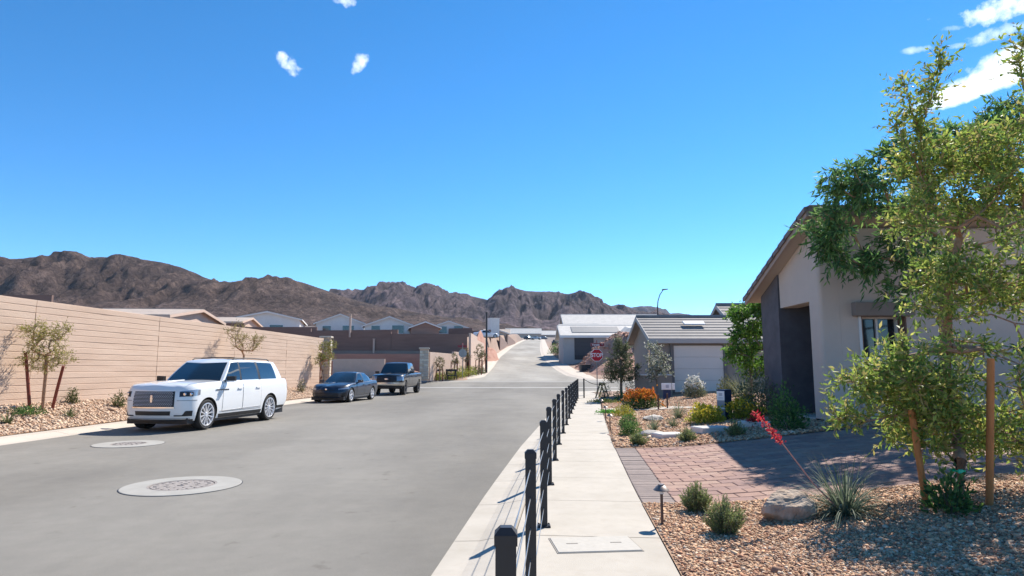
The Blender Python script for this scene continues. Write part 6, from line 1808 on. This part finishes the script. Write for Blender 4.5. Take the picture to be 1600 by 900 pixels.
# dirt mounds with clods
M_RED = mat('red_dirt', (.32, .15, .105), .95, col2=(.45, .25, .18), vscale=1.2, bump=.8, bscale=5, detail=9)
def mound(name, cx, cy, rx, ry, h, label, seed):
    n = 34; P = []
    for i in range(n + 1):
        row = []
        for j in range(n + 1):
            u, v = -1 + 2 * i / n, -1 + 2 * j / n; x, y = cx + u * rx, cy + v * ry
            k = max(0, 1 - math.hypot(u, v)); e = float(sstep(0, .7, k)) * (.7 + .8 * float(fbm(x * .55, y * .55, seed)) )
            row.append((x, y, Hs(x, y) - .12 + h * e + .25 * k * (float(fbm(x * 2, y * 2, seed + 3)) - .4)))
        P.append(row)
    mb = MB(); mb.grid(P); o = mb.build(name, M_RED, fix=False); smooth(o.data, 25); return tag(o, label, 'dirt pile')
mound('dirt_mound', 11.6, 76, 4.4, 11.0, 1.7, 'red dirt mound below the grey house right of the road', 3)
mound('dirt_mound', 10.6, 67.5, 3.0, 3.6, .8, 'lower red dirt heap near the dark utility box', 8)
mound('dirt_mound', -14.5, 64.0, 8.0, 1.8, 1.1, 'long red dirt berm behind the sedan and pickup', 5)
mound('dirt_mound', -3.9, 104, 2.4, 9, 1.6, 'red dirt bank left of the uphill road', 6)
pc = []
for k in range(900):
    a = RNG.uniform(0, 2 * np.pi); r_ = RNG.uniform(0, 1) ** .5
    x, y = 11.6 + 4.4 * r_ * math.cos(a), 75 + 10.5 * r_ * math.sin(a)
    if float(in_road(x, y)) > -2.6: continue
    u, v = (x - 11.6) / 4.4, (y - 76) / 11; kk = max(0, 1 - math.hypot(u, v)); e = float(sstep(0, .7, kk)) * (.7 + .8 * float(fbm(x * .55, y * .55, 3)))
    pc.append((x, y, Hs(x, y) - .1 + 1.7 * e + .05))
tag(stones('rubble', np.array(pc), .14, [(.40, .22, .16), (.34, .17, .12), (.5, .32, .24)]), 'red rubble strewn over the dirt right of the road', 'rubble')
# ------------------------------------------------------------------ clouds in the sky (by direction)
def wn(t, **k):
    n = WN.new(t)
    for a, b in k.items(): setattr(n, a, b)
    return n
w_tc = wn('ShaderNodeTexCoord')
def vmath(op, a, b=None):
    n = wn('ShaderNodeVectorMath', operation=op)
    if hasattr(a, 'is_linked') or hasattr(a, 'links'): WL.new(a, n.inputs[0])
    else: n.inputs[0].default_value = a
    if b is not None:
        if hasattr(b, 'links'): WL.new(b, n.inputs[1])
        else: n.inputs[1].default_value = b
    return n
def fm(op, a, b=None, clamp=False):
    n = wn('ShaderNodeMath', operation=op); n.use_clamp = clamp
    for i, q in enumerate((a, b)):
        if q is None: continue
        if hasattr(q, 'links'): WL.new(q, n.inputs[i])
        else: n.inputs[i].default_value = q
    return n.outputs[0]
w_nz = wn('ShaderNodeTexNoise'); w_nz.inputs['Scale'].default_value = 38; w_nz.inputs['Detail'].default_value = 7; w_nz.inputs['Roughness'].default_value = .62
WL.new(w_tc.outputs['Generated'], w_nz.inputs['Vector'])
w_nz2 = wn('ShaderNodeTexNoise'); w_nz2.inputs['Scale'].default_value = 11; w_nz2.inputs['Detail'].default_value = 4
WL.new(w_tc.outputs['Generated'], w_nz2.inputs['Vector'])
total = None
# (picture position, half length, half width in picture px, tilt deg, density)
CL = [(452, 100, 22, 13, -50, 1.0), (561, 98, 20, 12, 45, .8), (535, -4, 24, 14, -15, .95), (1556, 120, 120, 24, 27, 2.2), (1640, 78, 120, 34, 24, 2.0), (1575, 12, 80, 20, 15, 1.05), (1562, 52, 45, 12, 22, .6), (1434, 77, 26, 6, 10, .45), (1493, 72, 20, 5, 8, .4), (1488, 44, 16, 5, 8, .35)]
for (px, py, a, b, tilt, den) in CL:
    c = ray(px, py); sc = c.length; c = c / sc
    right = Vector((1, 0, 0)); right = (right - c * right.dot(c)).normalized(); up = right.cross(c) * 1
    if up.z < 0: up = -up
    ca, sa = math.cos(R(tilt)), math.sin(R(tilt))
    e1 = right * ca + up * sa; e2 = up * ca - right * sa
    u = vmath('DOT_PRODUCT', w_tc.outputs['Generated'], tuple(e1)).outputs['Value']; v = vmath('DOT_PRODUCT', w_tc.outputs['Generated'], tuple(e2)).outputs['Value']
    f = vmath('DOT_PRODUCT', w_tc.outputs['Generated'], tuple(c)).outputs['Value']
    A, B_ = a / 1000 / sc, b / 1000 / sc
    uu = fm('POWER', fm('ABSOLUTE', fm('DIVIDE', u, A)), 2.0); vv = fm('POWER', fm('ABSOLUTE', fm('DIVIDE', v, B_)), 2.0)
    m = fm('SUBTRACT', 1.0, fm('ADD', uu, vv))
    m = fm('ADD', fm('MULTIPLY', m, .75), fm('MULTIPLY', fm('SUBTRACT', w_nz.outputs['Fac'], .52), 3.4 if den < 1.5 else 1.3))
    m = fm('MULTIPLY', m, den * .8, True)
    m = fm('MULTIPLY', m, fm('GREATER_THAN', f, .5))
    total = m if total is None else fm('MAXIMUM', total, m)
total = fm('MULTIPLY', total, .92, True)
w_mix = wn('ShaderNodeMix', data_type='RGBA')
WL.new(total, w_mix.inputs['Factor']); WL.new(w_hs.outputs['Color'], w_mix.inputs['A']); w_mix.inputs['B'].default_value = (8.2, 8.4, 8.6, 1)
WL.new(w_mix.outputs['Result'], w_bg.inputs['Color']); WL.new(w_bg.outputs[0], w_out.inputs['Surface'])
# ------------------------------------------------------------------ thin desert air
hm = bpy.data.materials.new('haze_air'); hm.use_nodes = True
HN, HL = hm.node_tree.nodes, hm.node_tree.links; HN.clear()
ho = HN.new('ShaderNodeOutputMaterial'); hv = HN.new('ShaderNodeVolumePrincipled')
hv.inputs['Color'].default_value = (.72, .82, 1.0, 1); hv.inputs['Density'].default_value = .00004; hv.inputs['Anisotropy'].default_value = .2
hm.cycles.homogeneous_volume = True
HL.new(hv.outputs[0], ho.inputs['Volume'])
mb = MB(); mb.box((0, 2000, 260), (4800, 4600, 640)); hz_ = mb.build('haze', hm); tag(hz_, kind='stuff')
